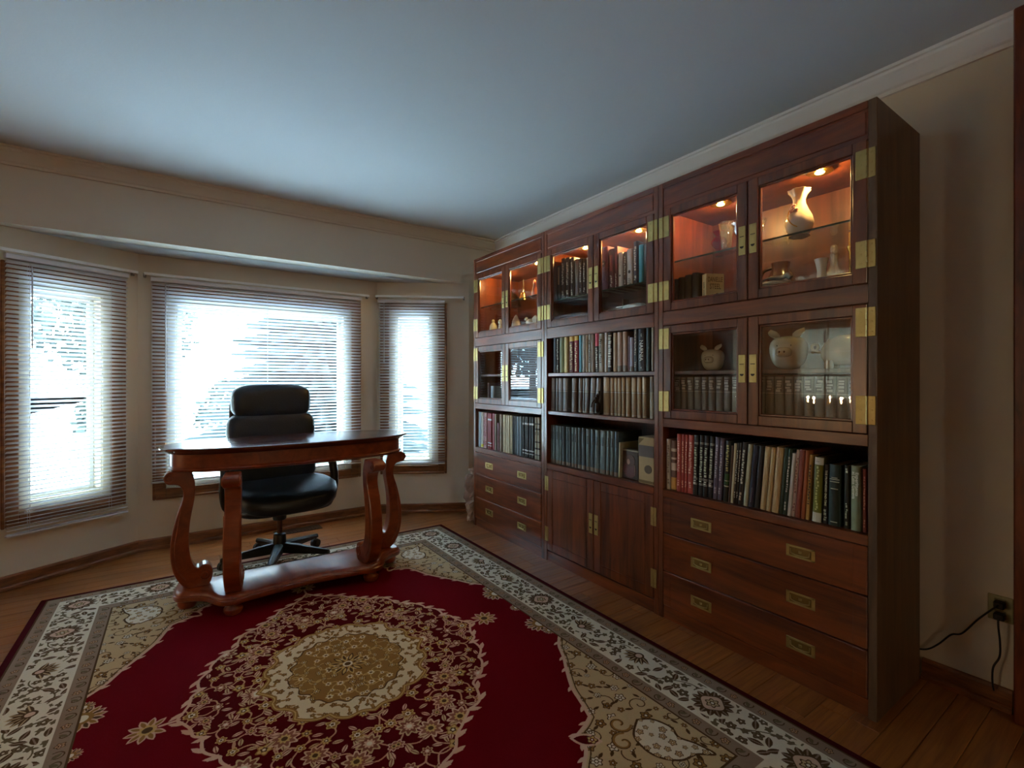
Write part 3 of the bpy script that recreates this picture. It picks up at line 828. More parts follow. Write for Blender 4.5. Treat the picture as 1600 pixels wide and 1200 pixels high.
def glass_door(U, ya, yb, z0, z1, hs, side, pz):
    """hs = hinge spans, side = +1 when hinged at the larger-y edge"""
    st = .040; g = .0015
    mb = MB()
    ya += g; yb -= g; z0 += g; z1 -= g
    mb.box(-.001, .020, ya, ya+st, z0, z1, .002); mb.box(-.001, .020, yb-st, yb, z0, z1, .002)
    mb.box(-.001, .020, ya+st, yb-st, z0, z0+.036, .002); mb.box(-.001, .020, ya+st, yb-st, z1-.034, z1, .002)
    i = .008
    for a, b, c_, d in ((ya+st, ya+st+i, z0+.036, z1-.034), (yb-st-i, yb-st, z0+.036, z1-.034), (ya+st, yb-st, z0+.036, z0+.036+i), (ya+st, yb-st, z1-.034-i, z1-.034)):
        mb.box(.005, .016, a, b, c_, d, .002)
    d = mb.obj('door', M_CAB, U)
    p = MB(); p.box(.009, .013, ya+st+.003, yb-st-.003, z0+.039, z1-.037)
    p.obj('pane', M_GLASS, d)
    # ground bevel round the sheet
    e = MB(); by = .014
    Y0, Y1, Z0, Z1 = ya+st+i, yb-st-i, z0+.036+i, z1-.034-i
    o_ = [(Y0, Z0), (Y1, Z0), (Y1, Z1), (Y0, Z1)]; n_ = [(Y0+by, Z0+by), (Y1-by, Z0+by), (Y1-by, Z1-by), (Y0+by, Z1-by)]
    e.add([(.0085, *q) for q in o_]+[(.0068, *q) for q in n_], [(k, (k+1) % 4, 4+(k+1) % 4, 4+k) for k in range(4)])
    e.obj('bevelled_edge', M_GLASS, d)
    for a, b in hs: hinge(d, yb+g if side > 0 else ya-g, a, b, side)
    door_pull(d, (ya+.020) if side > 0 else (yb-.020), *pz)
    return d
def wood_door(U, ya, yb, z0, z1, hs, side, pz):
    g = .0015; ya += g; yb -= g; z0 += g; z1 -= g; st = .05
    mb = MB(); mb.box(.003, .018, ya, yb, z0, z1, .002)
    mb.box(-.001, .004, ya, ya+st, z0, z1, .002); mb.box(-.001, .004, yb-st, yb, z0, z1, .002)
    mb.box(-.001, .004, ya+st, yb-st, z0, z0+.045, .002); mb.box(-.001, .004, ya+st, yb-st, z1-.045, z1, .002)
    mb.box(.0008, .004, ya+st+.002, yb-st-.002, z0+.047, z1-.047, .002)
    d = mb.obj('door', M_CAB, U)
    for a, b in hs: hinge(d, yb+g if side > 0 else ya-g, a, b, side, .016)
    door_pull(d, (ya+.019) if side > 0 else (yb-.019), *pz)
    return d
def drawer(U, z0, z1):
    g = .0015; ya, yb = .026, UW-.026
    mb = MB(); mb.box(-.001, .018, ya, yb, z0+g, z1-g, .0025); mb.box(.018, .34, ya+.02, yb-.02, z0+.02, z1-.03)
    for a, b in ((ya, ya+.042), (yb-.042, yb)): mb.box(-.0018, .001, a+.003, b-.002, z0+g+.003, z1-g-.003, .001)
    d = mb.obj('drawer', M_CABH, U)
    zc = (z0+z1)/2
    for yc in (.226, .618):
        p = MB(); w, h = .048, .0215; x = -.0032
        p.box(x, .001, yc-w, yc+w, zc+h-.007, zc+h, .001); p.box(x, .001, yc-w, yc+w, zc-h, zc-h+.007, .001)
        p.box(x, .001, yc-w, yc-w+.012, zc-h, zc+h, .001); p.box(x, .001, yc+w-.012, yc+w, zc-h, zc+h, .001)
        p.tube([(-.004, yc-.032, zc+.009), (-.005, yc-.030, zc-.006), (-.0055, yc-.014, zc-.010), (-.0055, yc+.014, zc-.010), (-.005, yc+.030, zc-.006), (-.004, yc+.032, zc+.009)], .0022, 6)
        p.lathe([(.006, -.004), (.006, .004)], 10, (-.001, yc, zc+.002))
        o = p.obj('pull', M_BRASS, d)
        r = MB(); r.box(-.0018, .0005, yc-w+.011, yc+w-.011, zc-h+.006, zc+h-.006); r.obj('pull_recess', M_BRASSD, d)
UP_H = ((1.437, 1.524), (1.722, 1.815)); LO_H = ((.936, 1.028), (1.217, 1.310))
Z_UD = (1.386, 1.848); Z_LD = (.905, 1.322)
def lamp(U, x, y, z):
    mb = MB(); mb.lathe([(.041, -.012), (.043, -.011), (.043, -.0005), (.010, -.0005)], 26, (x, y, z)); mb.lathe([(.0415, -.0118), (.036, -.004), (.022, -.0015), (.0, -.0012)], 26, (x, y, z))
    o = mb.obj('lamp', M_GOLD, U, smooth=40)
    b = MB(); b.sq((x, y, z-.011), (.017, .017, .008), 1, 1, 8, 14); b.obj('bulb', M_BULB, o, smooth=80)
    l = bpy.data.lights.new('cabinet_lamp', 'POINT'); l.energy = LAMP_W; l.color = (1, .60, .20); l.shadow_soft_size = .012
    lo = bpy.data.objects.new('cabinet_lamp', l); lo.location = (x, y, z-.034); put(lo, U)
M_BULB = emis('halogen_bulb', (1, .66, .16), 8)
LAMP_W = 2.8
def unit(y0, kind, label):
    U = thing('bookcase', label, 'bookcase', (CX, y0, 0), 0)
    for a, b in ((0, .0245), (UW-.0245, UW)):
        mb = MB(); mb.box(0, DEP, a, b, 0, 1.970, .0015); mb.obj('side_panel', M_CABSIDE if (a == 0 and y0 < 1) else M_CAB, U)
    ia, ib = .0245, UW-.0245
    mb = MB(); mb.box(0, DEP, ia, ib, 1.944, 1.970, .0015); mb.obj('top_panel', M_CABH, U)
    mb = MB(); mb.box(.004, .0225, ia, ib, 1.8472, 1.944, .0005); mb.box(.0005, .006, ia+.006, ib-.006, 1.862, 1.936, .003); mb.obj('frieze', M_CABH, U)
    mb = MB(); mb.box(DEP-.012, DEP-.002, ia, ib, .05, 1.944); mb.obj('back_panel', M_CABIN, U)
    mb = MB(); mb.box(.0215, DEP-.012, ia, ib, 1.846, 1.862); mb.obj('canopy_board', M_CABIN, U)
    def board(z0, z1, x0=.0, name='shelf', mat=M_CABH):
        m_ = MB(); m_.box(x0, DEP-.012, ia, ib, z0, z1, .002); return m_.obj(name, mat, U)
    def rail(z0, z1):
        m_ = MB(); m_.box(0, .022, ia, ib, z0, z1, .0015); m_.obj('rail', M_CABH, U)
    mid = UW/2
    rail(1.324, 1.385)
    if kind == 'open': board(1.366, 1.385, .022, 'divider_board', M_CABIN)
    else:
        m_ = MB(); m_.box(.024, DEP-.013, ia+.001, ib-.001, 1.378, 1.3855, .001); m_.obj('glass_shelf', M_SHELFGL, U)
    glass_door(U, .026, mid, *Z_UD, UP_H, -1, (1.564, 1.676)); glass_door(U, mid, UW-.026, *Z_UD, UP_H, 1, (1.564, 1.676))
    for ly in (.212, UW-.235): lamp(U, .115, ly, 1.846)
    if kind != 'open':
        glass_door(U, .026, mid, *Z_LD, LO_H, -1, (1.068, 1.176)); glass_door(U, mid, UW-.026, *Z_LD, LO_H, 1, (1.068, 1.176))
        rail(.866, .904); board(.882, .9035, .022, 'divider_board', M_CABIN)
        board(1.102, 1.118, .03, 'shelf', M_CABIN)
        rail(.549, .582); board(.562, .582, .022, 'divider_board', M_CABH)
        for z0, z1 in ((.388, .548), (.217, .387), (.060, .216)): drawer(U, z0, z1)
        m_ = MB(); m_.box(.035, DEP-.02, ia+.003, ib-.003, 1.606, 1.613, .001); gs_ = m_.obj('glass_shelf', M_SHELFGL, U)
        m_ = MB(); m_.box(.0335, .0352, ia+.003, ib-.003, 1.606, 1.613); m_.obj('polished_edge', pm('green_glass_edge', '#33463a', .15), gs_)
    else:
        board(1.098, 1.118, .008); board(.872, .893, .008)
        rail(.549, .582); board(.562, .582, .022, 'divider_board', M_CABH)
        wood_door(U, .026, mid, .066, .548, ((.120, .205), (.405, .490)), -1, (.262, .368)); wood_door(U, mid, UW-.026, .066, .548, ((.120, .205), (.420, .505)), 1, (.262, .368))
        m_ = MB(); m_.box(.035, DEP-.02, ia+.003, ib-.003, 1.545, 1.552, .001); gs_ = m_.obj('glass_shelf', M_SHELFGL, U)
        m_ = MB(); m_.box(.0335, .0352, ia+.003, ib-.003, 1.545, 1.552); m_.obj('polished_edge', pm('green_glass_edge', '#33463a', .15), gs_)
    m_ = MB(); m_.box(.006, .024, ia, ib, 0, .058, .001); m_.obj('plinth', M_CABH, U)
    return U
Y_R, Y_M, Y_L = .580, 1.4165, 2.253
unit(Y_R, 'drawers', 'reddish brown campaign bookcase closest to the doorway, holding vases and white pig figurines')
unit(Y_M, 'open', 'reddish brown campaign bookcase with three open book shelves above two plain wooden doors')
unit(Y_L, 'drawers', 'reddish brown campaign bookcase nearest the windows, with three brass handled drawers')

# ================================================================== BOOKS
BC = dict(white='#cfcac2', mosaic='#6d4c38', salmon='#b5483c', red='#9c2a20', black='#16161a', purple='#675d70', blackgreen='#1d2319', brown='#5b4637', cream='#cbbf9c',
 dark='#2a2624', creamgreen='#a9a483', navy='#23263a', beige='#c3a878', green='#2b4230', pink='#cdab9a', redbrown='#8a3a22', orange='#a85a2c', yellow='#bd8f45', dkteal='#183430',
 sage='#8f9a7a', rust='#7e2a18', ltblue='#a8c0cc', whiteyel='#d2d0c4', pinkwh='#c9a3a6', crimson='#8c1a26', taupe='#8b7a6a', dkred='#5f1414', slate='#46525a', greyblue='#7d8f9a',
 stone='#a8a390', ivory='#e0c98c', sky='#6aa9c4', ltgrey='#b3b1a8', tan='#a58a68', pinktan='#b29482', mauve='#7d6474', lav='#9a9aa6', oldgrey='#6d6a68', oldbrown='#5c4b40',
 oldtan='#8f7550', tealgrey='#5a6e70', tealdk='#35484c', grey='#6f6a68', olive='#4f5016', plum='#7a4452', dkredbl='#5a2022', teal='#2f93a3', greybook='#6e6b60', darkset='#3a342c')
M_PAGE = pm('page_edges', '#cfc2a4', .9, var=.15, vscale=90)
ORD = ['first', 'second', 'third', 'fourth', 'fifth', 'sixth', 'seventh', 'eighth', 'ninth', 'tenth', 'eleventh', 'twelfth', 'thirteenth', 'fourteenth', 'fifteenth', 'sixteenth', 'seventeenth', 'eighteenth', 'nineteenth', 'twentieth', 'twenty-first', 'twenty-second', 'twenty-third', 'twenty-fourth', 'twenty-fifth', 'twenty-sixth', 'twenty-seventh', 'twenty-eighth', 'twenty-ninth', 'thirtieth', 'thirty-first', 'thirty-second', 'thirty-third', 'thirty-fourth', 'thirty-fifth', 'thirty-sixth', 'thirty-seventh']
def bmat(k):
    return pm('book_'+k, BC[k], .55, var=.22, vscale=30, bump=.1, bscale=250)
def flatmat(h, r=.5, metal=0): return pm('print_'+h.strip('#'), h, r, metal)
def spine_arc(t, d, b, n=7):
    """outline points of the spine arc from +y to -y (x forward is negative)"""
    return [(-b*math.sin(math.pi*i/(n-1)) if True else 0, t/2*math.cos(math.pi*i/(n-1))) for i in range(n)]
def strip(mb, t, b, z0, z1, off=.0006, half=1.0):
    pts = [(-(b+off)*math.sin(u)-(off*.2), (t/2)*half*math.cos(u)) for u in (math.pi*i/6 for i in range(7))]
    vs = [(x, y, z0) for x, y in pts]+[(x, y, z1) for x, y in pts]
    mb.add(vs, [(i, 7+i, 8+i, i+1)[::-1] for i in range(6)])
FONT_CACHE = {}
def text_mesh(s, size, bold=0.0):
    k = (s, size, bold)
    if k not in FONT_CACHE:
        cu = bpy.data.curves.new('lettering', 'FONT'); cu.body = s; cu.size = size; cu.align_x = 'CENTER'; cu.align_y = 'CENTER'; cu.offset = bold; cu.resolution_u = 2
        ob = bpy.data.objects.new('lettering', cu); COL.objects.link(ob)
        dg = bpy.context.evaluated_depsgraph_get()
        FONT_CACHE[k] = bpy.data.meshes.new_from_object(ob.evaluated_get(dg))
        bpy.data.objects.remove(ob); bpy.data.curves.remove(cu)
    return FONT_CACHE[k]
def lettering(s, size, mat, parent, loc, mode='spine', squeeze=1.0, bold=0.0, length=None):
    me = text_mesh(s, size, bold).copy()
    me.materials.clear(); me.materials.append(mat)
    o = bpy.data.objects.new('lettering', me)
    if mode == 'spine': M_ = Matrix(((0, 0, -1), (0, -1, 0), (-1, 0, 0)))        # reads downwards
    else: M_ = Matrix(((0, 0, -1), (-1, 0, 0), (0, 1, 0)))                          # upright
    xs_ = [v.co.x for v in me.vertices]
    sx = (length/(max(xs_)-min(xs_))) if length else 1.0
    me.transform(M_.to_4x4() @ Matrix.Diagonal((sx, squeeze, 1, 1)))
    o.location = loc
    return put(o, parent)
def bars(mb, t, b, zs, w, h, seed):
    rr = random.Random(seed); z = zs[0]
    while z > zs[1]:
        l = rr.uniform(.003, .010)
        o = rr.uniform(-.1, .1)*t
        mb.box(-b-.0009, -b*.6, o-w/2, o+w/2, z-l, z); z -= l+rr.uniform(.0015, .005)
def book(x, y, z, t, h, d, colr, style, label, lean=0.0, group=None, rz=0.0, seed=0):
    """spine faces -x; x, y, z is the middle of the foot of the spine"""
    b = min(.28*t, .007)
    n = 7
    O = [(-b*math.sin(math.pi*i/(n-1)), t/2*math.cos(math.pi*i/(n-1))) for i in range(n)]
    tk = min(.0022, t*.2)
    I = [(-(b-tk)*math.sin(math.pi*i/(n-1))+tk*.2, (t/2-tk)*math.cos(math.pi*i/(n-1))) for i in range(n)]
    O = [(d, t/2)]+O+[(d, -t/2)]; I = [(d, t/2-tk)]+I+[(d, -t/2+tk)]
    m = len(O); vs = [(a, c, 0) for a, c in O]+[(a, c, h) for a, c in O]+[(a, c, 0) for a, c in I]+[(a, c, h) for a, c in I]
    fs = []
    for i in range(m-1):
        fs += [(i, i+1, m+i+1, m+i), (2*m+i+1, 2*m+i, 3*m+i, 3*m+i+1), (m+i, m+i+1, 3*m+i+1, 3*m+i), (i+1, i, 2*m+i, 2*m+i+1)]
    fs += [(0, m, 3*m, 2*m), (m-1, 3*m-1, 4*m-1, 2*m-1)]
    mb = MB(); mb.add(vs, fs)
    bk = mb.obj('book', bmat(colr), None, (x, y, z), (R(lean), 0, R(rz)), smooth=50)
    tag(bk, label, 'book', group)
    pg = MB(); pg.box(.001, d-.004, -t/2+tk, t/2-tk, .003, h-.003); pg.obj('page_block', M_PAGE, bk)
    def bandobj(name, hexc, spans, metal=0, half=1.0):
        for z0, z1 in spans:
            q = MB(); strip(q, t, b, z0*h, z1*h, half=half); q.obj(name, flatmat(hexc, .45, metal), bk)
    def mark(hexc, zs, w=.34, name='lettering'):
        q = MB(); bars(q, t, b, (zs[0]*h, zs[1]*h), t*w, 0, seed); q.obj(name, flatmat(hexc), bk)
    L = {'salmon': '#d8a08c', 'red': '#d29070', 'white': '#8a8078', 'pink': '#8c5a50', 'purple': '#a9a2b0', 'rust': '#b5705a', 'pinkwh': '#8c2430'}.get(colr, '#b9b4a6')
    if style == 'marks': mark(L, (.88, .35)); mark(L, (.20, .10))
    elif style == 'dmarks': mark('#4a3a28', (.85, .25))
    elif style == 'bold': mark('#dcdccf', (.93, .12), .62)
    elif style == 'vol':
        bandobj('spine_band', '#b8b4a8', ((.855, .863), (.875, .883), (.285, .292), (.265, .272), (.20, .206), (.18, .186))); mark('#aeb39c', (.80, .32), .45); mark('#c5c2b6', (.25, .215), .5)
    elif style == 'patch':
        bandobj('spine_label', '#c9b59a', ((.40, .55), (.62, .66), (.78, .84))); bandobj('spine_foot', '#c59342', ((.02, .26),))
    elif style == 'greenlab':
        bandobj('spine_label', '#2f5a2a', ((.28, .46),)); bandobj('spine_band', '#c5c9a2', ((.245, .265), (.335, .352))); mark('#b5ab6a', (.93, .5), .4)
    elif style == 'line': bandobj('spine_line', '#8f929c', ((.08, .32),), half=.16)
    elif style == 'olive':
        bandobj('cover_print', '#c9c6b6', ((.885, .995), (.005, .15))); bandobj('olive_panel', '#6a6a18', ((.15, .885),), half=.99); mark('#b7b36a', (.86, .2), .20)
        q = MB(); q.box(-b-.001, -b, -t*.1, t*.25, .93*h, .935*h); q.obj('title_rule', flatmat('#3a3a2a'), bk)
    elif style == 'END': lettering('THE PROPHESIED END-TIME', .009, flatmat('#c9cdb8'), bk, (-b-.0008, 0, .60*h), 'spine', .95, .0002, .60*h); mark('#9a9c8c', (.24, .06), .5)
    elif style == 'lines':
        for zz, w in ((.78, .5), (.755, .8), (.715, .75), (.60, .6), (.06, .55)):
            q = MB(); q.box(-b-.0008, -b*.5, -t*w/2, t*w/2, zz*h, (zz+.012)*h); q.obj('gilt_line', flatmat('#a8ad94', .4), bk)
    elif style == 'small': mark('#c9cbb8', (.95, .88), .3); mark('#b9bca6', (.40, .16), .22); bandobj('spine_label', '#8b947c', ((.05, .11),), half=.6)
    elif style == 'GEN':
        lettering('Experiments', .013, flatmat('#e2e2d2'), bk, (-b-.0008, -t*.17, .72*h), 'spine', 1, .0003, .36*h); lettering('at Lake Geneva', .013, flatmat('#e2e2d2'), bk, (-b-.0008, t*.17, .70*h), 'spine', 1, .0003, .42*h)
    elif style == 'NAR':
        lettering('OF', .012, flatmat('#c9cfcc'), bk, (-b-.0008, 0, .80*h), 'spine', 1, .0003); lettering('NARNIA', .030, flatmat('#d5dad6'), bk, (-b-.0008, 0, .46*h), 'spine', 1.0, .0004, .46*h)
        q = MB(); q.sq((-b-.0003, 0, .08*h), (.0012, .004, .004), 1, 1, 6, 10); q.obj('emblem', flatmat('#b5bab6'), bk)
    elif style == 'bars': bandobj('spine_band', '#cfd3d6', ((.80, .845), (.155, .185), (.085, .105)))
    elif style == 'dbars': bandobj('spine_band', '#2c2a26', ((.83, .86), (.70, .74), (.40, .43), (.24, .28), (.10, .12))); bandobj('spine_label', '#55504a', ((.58, .66),), half=.7)
    elif style == 'yfoot': bandobj('spine_foot', '#d8cc3a', ((.02, .10),)); bandobj('spine_head', '#c0b8a8', ((.9, .99),))
    elif style == 'ytop': bandobj('dust_jacket_top', '#c79a2c', ((.76, .995),)); mark('#cdb07a', (.70, .06), .3)
    elif style == 'ptop': bandobj('dust_jacket_top', '#d0475a', ((.66, .995),)); mark('#c9c2ae', (.62, .08), .42)
    elif style == 'gfoot': bandobj('spine_foot', '#6f6860', ((.01, .15),))
    elif style == 'oband': bandobj('spine_label', {'oldtan': '#a58a62', 'oldbrown': '#6d5c50'}.get(colr, '#85817e'), ((.64, .97),)); bandobj('spine_rule', '#a8a294', ((.60, .615), (.04, .05)))
    elif style == 'wear': bandobj('worn_foot', '#6b5f52', ((.01, .10),)); bandobj('worn_label', '#263438', ((.64, .84),), half=.8)
    elif style == 'tlab': bandobj('spine_label', '#a8895a', ((.45, .95),), half=.8)
    elif style == 'emblem':
        q = MB(); q.prism([(.014*math.cos(2*math.pi*i/14), .017*math.sin(2*math.pi*i/14)) for i in range(14)], lambda a, c_, tt: (tt, a, .62*h+c_), -b-.0012, -b*.5); q.obj('emblem', flatmat('#2e1a1e'), bk)
        q = MB(); q.prism([(.004*math.cos(2*math.pi*i/8), .004*math.sin(2*math.pi*i/8)) for i in range(8)], lambda a, c_, tt: (tt, a, .62*h+c_), -b-.0018, -b*.5); q.obj('emblem_centre', flatmat('#b59a90'), bk)
    elif style == 'halfred': bandobj('red_panel', '#7e2228', ((.45, .85),), half=.85); mark('#cfc6bc', (.35, .05), .25)
    elif style in ('dot', 'dot2'):
        q = MB(); r_ = .004 if style == 'dot' else .007; q.prism([(r_*math.cos(2*math.pi*i/12), r_*1.2*math.sin(2*math.pi*i/12)) for i in range(12)], lambda a, c_, tt: (tt, a, (.34 if style == 'dot' else .38)*h+c_), -b-.0012, -b*.5); q.obj('emblem', flatmat('#2a2622'), bk)
        if style == 'dot2': mark('#8a857c', (.2, .05), .4)
    elif style == 'set': bandobj('spine_label', '#4c4840', ((.70, .95),), half=.9); bandobj('spine_rule', '#a09a8c', ((.655, .668), (.965, .972))); mark('#a8a294', (.92, .73), .5)
    return bk
def row(y0, z, xin, items, where, lean=None, depth=.17, group=None, start=0, total=None):
    N = total or len(items)
    for i, (ya, yb, h, colr, desc, sty) in enumerate(items):
        ya = min(max(ya, .0255), UW-.0255); yb = min(max(yb, .0255), UW-.0255)
        t = max(.006, (ya-yb)*.95); y = (ya+yb)/2
        ln = lean(i) if lean else 0
        yy = y0+y+(h*.5*math.tan(R(ln)))
        k = start+i
        lab = '%s, %s from window end, %s' % (desc, ORD[k], where)
        rr = random.Random(k*31+int(z*1000))
        book(CX+xin+rr.uniform(0, .006), yy, z+(.0008 if not ln else t*.5*abs(math.sin(R(ln)))+.0008), t, h, min(depth, .12+h*.25)+rr.uniform(-.01, .01), colr, sty, lab, ln, group, 0, k*7+int(z*100))
# book tables: y of both edges, height, colour, look, spine print
R_OPEN = [
(0.8175,0.7874,0.226,'white','white spined book','marks'),
(0.7851,0.7543,0.223,'mosaic','tan and dark patterned book','patch'),
(0.7534,0.7300,0.254,'salmon','salmon red book','marks'),
(0.7291,0.7125,0.254,'red','darker red book','marks'),
(0.7117,0.6996,0.254,'salmon','narrow salmon red book','marks'),
(0.6992,0.6700,0.255,'salmon','wide salmon red book','marks'),
(0.6683,0.6476,0.257,'black','black book with white spine bars','vol'),
(0.6435,0.6231,0.259,'black','black book with white spine bars','vol'),
(0.6207,0.6000,0.259,'black','black book with white spine bars','vol'),
(0.5972,0.5757,0.259,'black','black book with white spine bars','vol'),
(0.5733,0.5534,0.258,'purple','grey purple book','marks'),
(0.5526,0.5337,0.256,'purple','mottled purple book','marks'),
(0.5277,0.5056,0.248,'blackgreen','black book with green label','greenlab'),
(0.5041,0.4947,0.231,'brown','thin brown book',''),
(0.4939,0.4817,0.241,'cream','thin cream book',''),
(0.4810,0.4724,0.244,'dark','thin charcoal book','marks'),
(0.4717,0.4618,0.246,'dark','thin charcoal book','marks'),
(0.4604,0.4401,0.250,'dark','charcoal book with white lettering','marks'),
(0.4381,0.4196,0.244,'creamgreen','pale green cream book',''),
(0.4189,0.3974,0.243,'navy','navy book with white spine line','line'),
(0.3960,0.3776,0.243,'dark','plain black book',''),
]
R_OPEN2 = [
(0.3738,0.3505,0.243,'beige','beige cloth book',''),
(0.3478,0.3310,0.243,'beige','narrow beige cloth book',''),
(0.3294,0.3021,0.245,'beige','wide beige cloth book',''),
(0.3002,0.2873,0.246,'green','dark green book',''),
(0.2866,0.2733,0.245,'green','dark green book with pale lettering','marks'),
(0.2727,0.2607,0.230,'white','white book',''),
(0.2601,0.2477,0.244,'pink','pinkish white book','marks'),
(0.2471,0.2275,0.246,'redbrown','red brown book',''),
(0.2266,0.2149,0.246,'orange','orange book',''),
(0.2143,0.2007,0.231,'yellow','yellow book with dark lettering','dmarks'),
(0.1939,0.1642,0.227,'olive','thick white and olive book','olive'),
(0.1634,0.1479,0.205,'black','black book with white capitals','END'),
(0.1468,0.1084,0.208,'dkteal','thick dark teal book with three gold lines','lines'),
(0.1014,0.0829,0.210,'blackgreen','black book with small white label','small'),
(0.0806,0.0515,0.213,'sage','grey green book with white title','GEN'),
(0.0480,0.0369,0.206,'rust','rust red book with pale capitals','marks'),
]
L_OPEN = [
(0.8222,0.8006,0.259,'white','thin white book',''),
(0.7975,0.7639,0.258,'ltblue','pale blue book',''),
(0.7609,0.7324,0.258,'whiteyel','white book with yellow foot','yfoot'),
(0.7294,0.7072,0.256,'pinkwh','thin pink striped book','marks'),
(0.7057,0.6808,0.255,'pinkwh','thin pink striped book','marks'),
(0.6794,0.6491,0.255,'crimson','crimson book','bars'),
(0.6462,0.6149,0.255,'crimson','crimson book','bars'),
(0.6135,0.5814,0.256,'crimson','crimson book',''),
(0.5800,0.5552,0.255,'taupe','taupe book',''),
(0.5525,0.5186,0.194,'dkred','short dark red book',''),
(0.5172,0.4892,0.255,'taupe','grey taupe book',''),
(0.4760,0.4485,0.256,'cream','cream book',''),
(0.4459,0.4201,0.256,'cream','cream book',''),
(0.4176,0.3922,0.256,'cream','cream book',''),
(0.3896,0.3658,0.256,'cream','cream book',''),
(0.3634,0.3510,0.254,'dark','thin black book',''),
(0.3485,0.3362,0.253,'dark','thin black book',''),
(0.3337,0.3167,0.254,'slate','slate grey book',''),
(0.3142,0.2877,0.254,'greyblue','grey blue book',''),
(0.2854,0.2593,0.257,'greyblue','grey blue book',''),
(0.2546,0.2335,0.257,'black','black book with white bands','bars'),
(0.2300,0.2081,0.259,'black','black book with white bands','bars'),
(0.2047,0.1820,0.259,'black','black book with white bands','bars'),
(0.1786,0.1550,0.260,'black','black book with white bands','bars'),
(0.1517,0.1274,0.261,'black','black book with white bands','bars'),
(0.1164,0.0915,0.261,'stone','stone grey book with dark bands','dbars'),
(0.0894,0.0648,0.262,'stone','stone grey book with dark bands','dbars'),
]
M_ONE = [
(0.7810,0.7551,0.224,'slate','dark slate book',''),
(0.7527,0.7311,0.222,'dark','black book','marks'),
(0.7265,0.6960,0.229,'sage','grey green book',''),
(0.6900,0.6587,0.227,'ivory','ivory book',''),
(0.6470,0.6022,0.233,'dkred','dark red book with yellow top','ytop'),
(0.5994,0.5628,0.235,'crimson','red book with yellow top','ytop'),
(0.5600,0.5379,0.237,'sky','sky blue book',''),
(0.5365,0.5148,0.227,'ltgrey','pale grey book',''),
(0.5107,0.4900,0.203,'tan','tan book',''),
(0.4873,0.4669,0.207,'ltgrey','pale grey book','dmarks'),
(0.4649,0.4396,0.223,'taupe','taupe book',''),
(0.4370,0.4103,0.209,'dark','black book with pink top','ptop'),
(0.4090,0.3722,0.202,'stone','stone book with dark lettering','dmarks'),
(0.3679,0.3459,0.205,'white','white book',''),
(0.3441,0.3147,0.204,'black','black book with bold white lettering','bold'),
(0.3088,0.2795,0.199,'tan','tan book',''),
(0.2777,0.2462,0.200,'pinktan','pinkish tan book with grey foot','gfoot'),
(0.2411,0.2126,0.200,'pinktan','pinkish tan book with grey foot','gfoot'),
(0.2098,0.1977,0.175,'mauve','thin mauve book',''),
(0.1961,0.1700,0.167,'lav','short lavender grey book','gfoot'),
(0.1679,0.1476,0.227,'slate','tall dark slate book','marks'),
(0.1450,0.0956,0.217,'black','thick black book with NARNIA on its spine','NAR'),
(0.0936,0.0673,0.215,'dkteal','dark green black book',''),
(0.0653,0.0514,0.214,'ltgrey','tall pale grey book',''),
]
M_TWO = [
(0.8050,0.7731,0.193,'oldgrey','worn grey book','oband'),
(0.7660,0.7442,0.193,'oldgrey','thin worn grey book','oband'),
(0.7411,0.7036,0.193,'oldgrey','worn grey book','oband'),
(0.6998,0.6587,0.193,'oldgrey','thick worn grey book','oband'),
(0.6223,0.5824,0.193,'oldbrown','worn brown grey book','oband'),
(0.5690,0.5393,0.193,'oldbrown','worn brown grey book','oband'),
(0.5345,0.5148,0.193,'oldgrey','thin worn grey book','oband'),
(0.5134,0.4840,0.193,'oldgrey','worn grey book','oband'),
(0.4721,0.4370,0.193,'oldgrey','leaning worn grey book','oband'),
(0.4319,0.4014,0.193,'oldgrey','leaning worn grey book','oband'),
(0.3765,0.3326,0.197,'oldtan','thick worn tan book','oband'),
(0.3290,0.3040,0.196,'oldtan','worn tan book','oband'),
(0.3023,0.2772,0.196,'oldtan','worn tan book','oband'),
(0.2754,0.2519,0.195,'oldtan','worn tan book','oband'),
(0.2479,0.2265,0.197,'oldtan','worn tan book','oband'),
(0.2248,0.1939,0.197,'oldtan','thick worn tan book','oband'),
(0.1830,0.1518,0.196,'oldtan','worn tan book','oband'),
(0.1487,0.1214,0.196,'oldtan','worn tan book','oband'),
(0.1177,0.0915,0.196,'oldtan','worn tan book','oband'),
(0.0743,0.0524,0.198,'stone','pale worn book','oband'),
]
M_THREE = [
(0.8329,0.7975,0.224,'tealgrey','worn grey green volume','wear'),
(0.7919,0.7663,0.225,'tealgrey','worn grey green volume','wear'),
(0.7622,0.7283,0.225,'tealgrey','worn grey green volume','wear'),
(0.7262,0.7062,0.224,'tealgrey','worn grey green volume','wear'),
(0.7042,0.6773,0.224,'tealdk','worn dark green volume','wear'),
(0.6753,0.6501,0.224,'tealdk','worn dark green volume','wear'),
(0.6481,0.6290,0.224,'tealdk','worn dark green volume','wear'),
(0.6259,0.6007,0.225,'tealgrey','worn grey green volume','wear'),
(0.5982,0.5760,0.226,'tealgrey','worn grey green volume','wear'),
(0.5735,0.5456,0.227,'tealdk','worn dark green volume','wear'),
(0.5432,0.5110,0.228,'tealdk','worn dark green volume','wear'),
(0.5069,0.4760,0.226,'tealgrey','worn grey green volume','wear'),
(0.4737,0.4418,0.226,'tealdk','worn dark green volume','wear'),
(0.4378,0.4044,0.227,'tealgrey','worn grey green volume','wear'),
(0.4017,0.3572,0.228,'tealgrey','thick grey green volume','wear'),
(0.3529,0.3297,0.229,'tealgrey','worn grey green volume','wear'),
(0.3276,0.3006,0.229,'tealgrey','worn grey green volume','wear'),
(0.2990,0.2710,0.230,'tealdk','worn dark green volume','wear'),
]
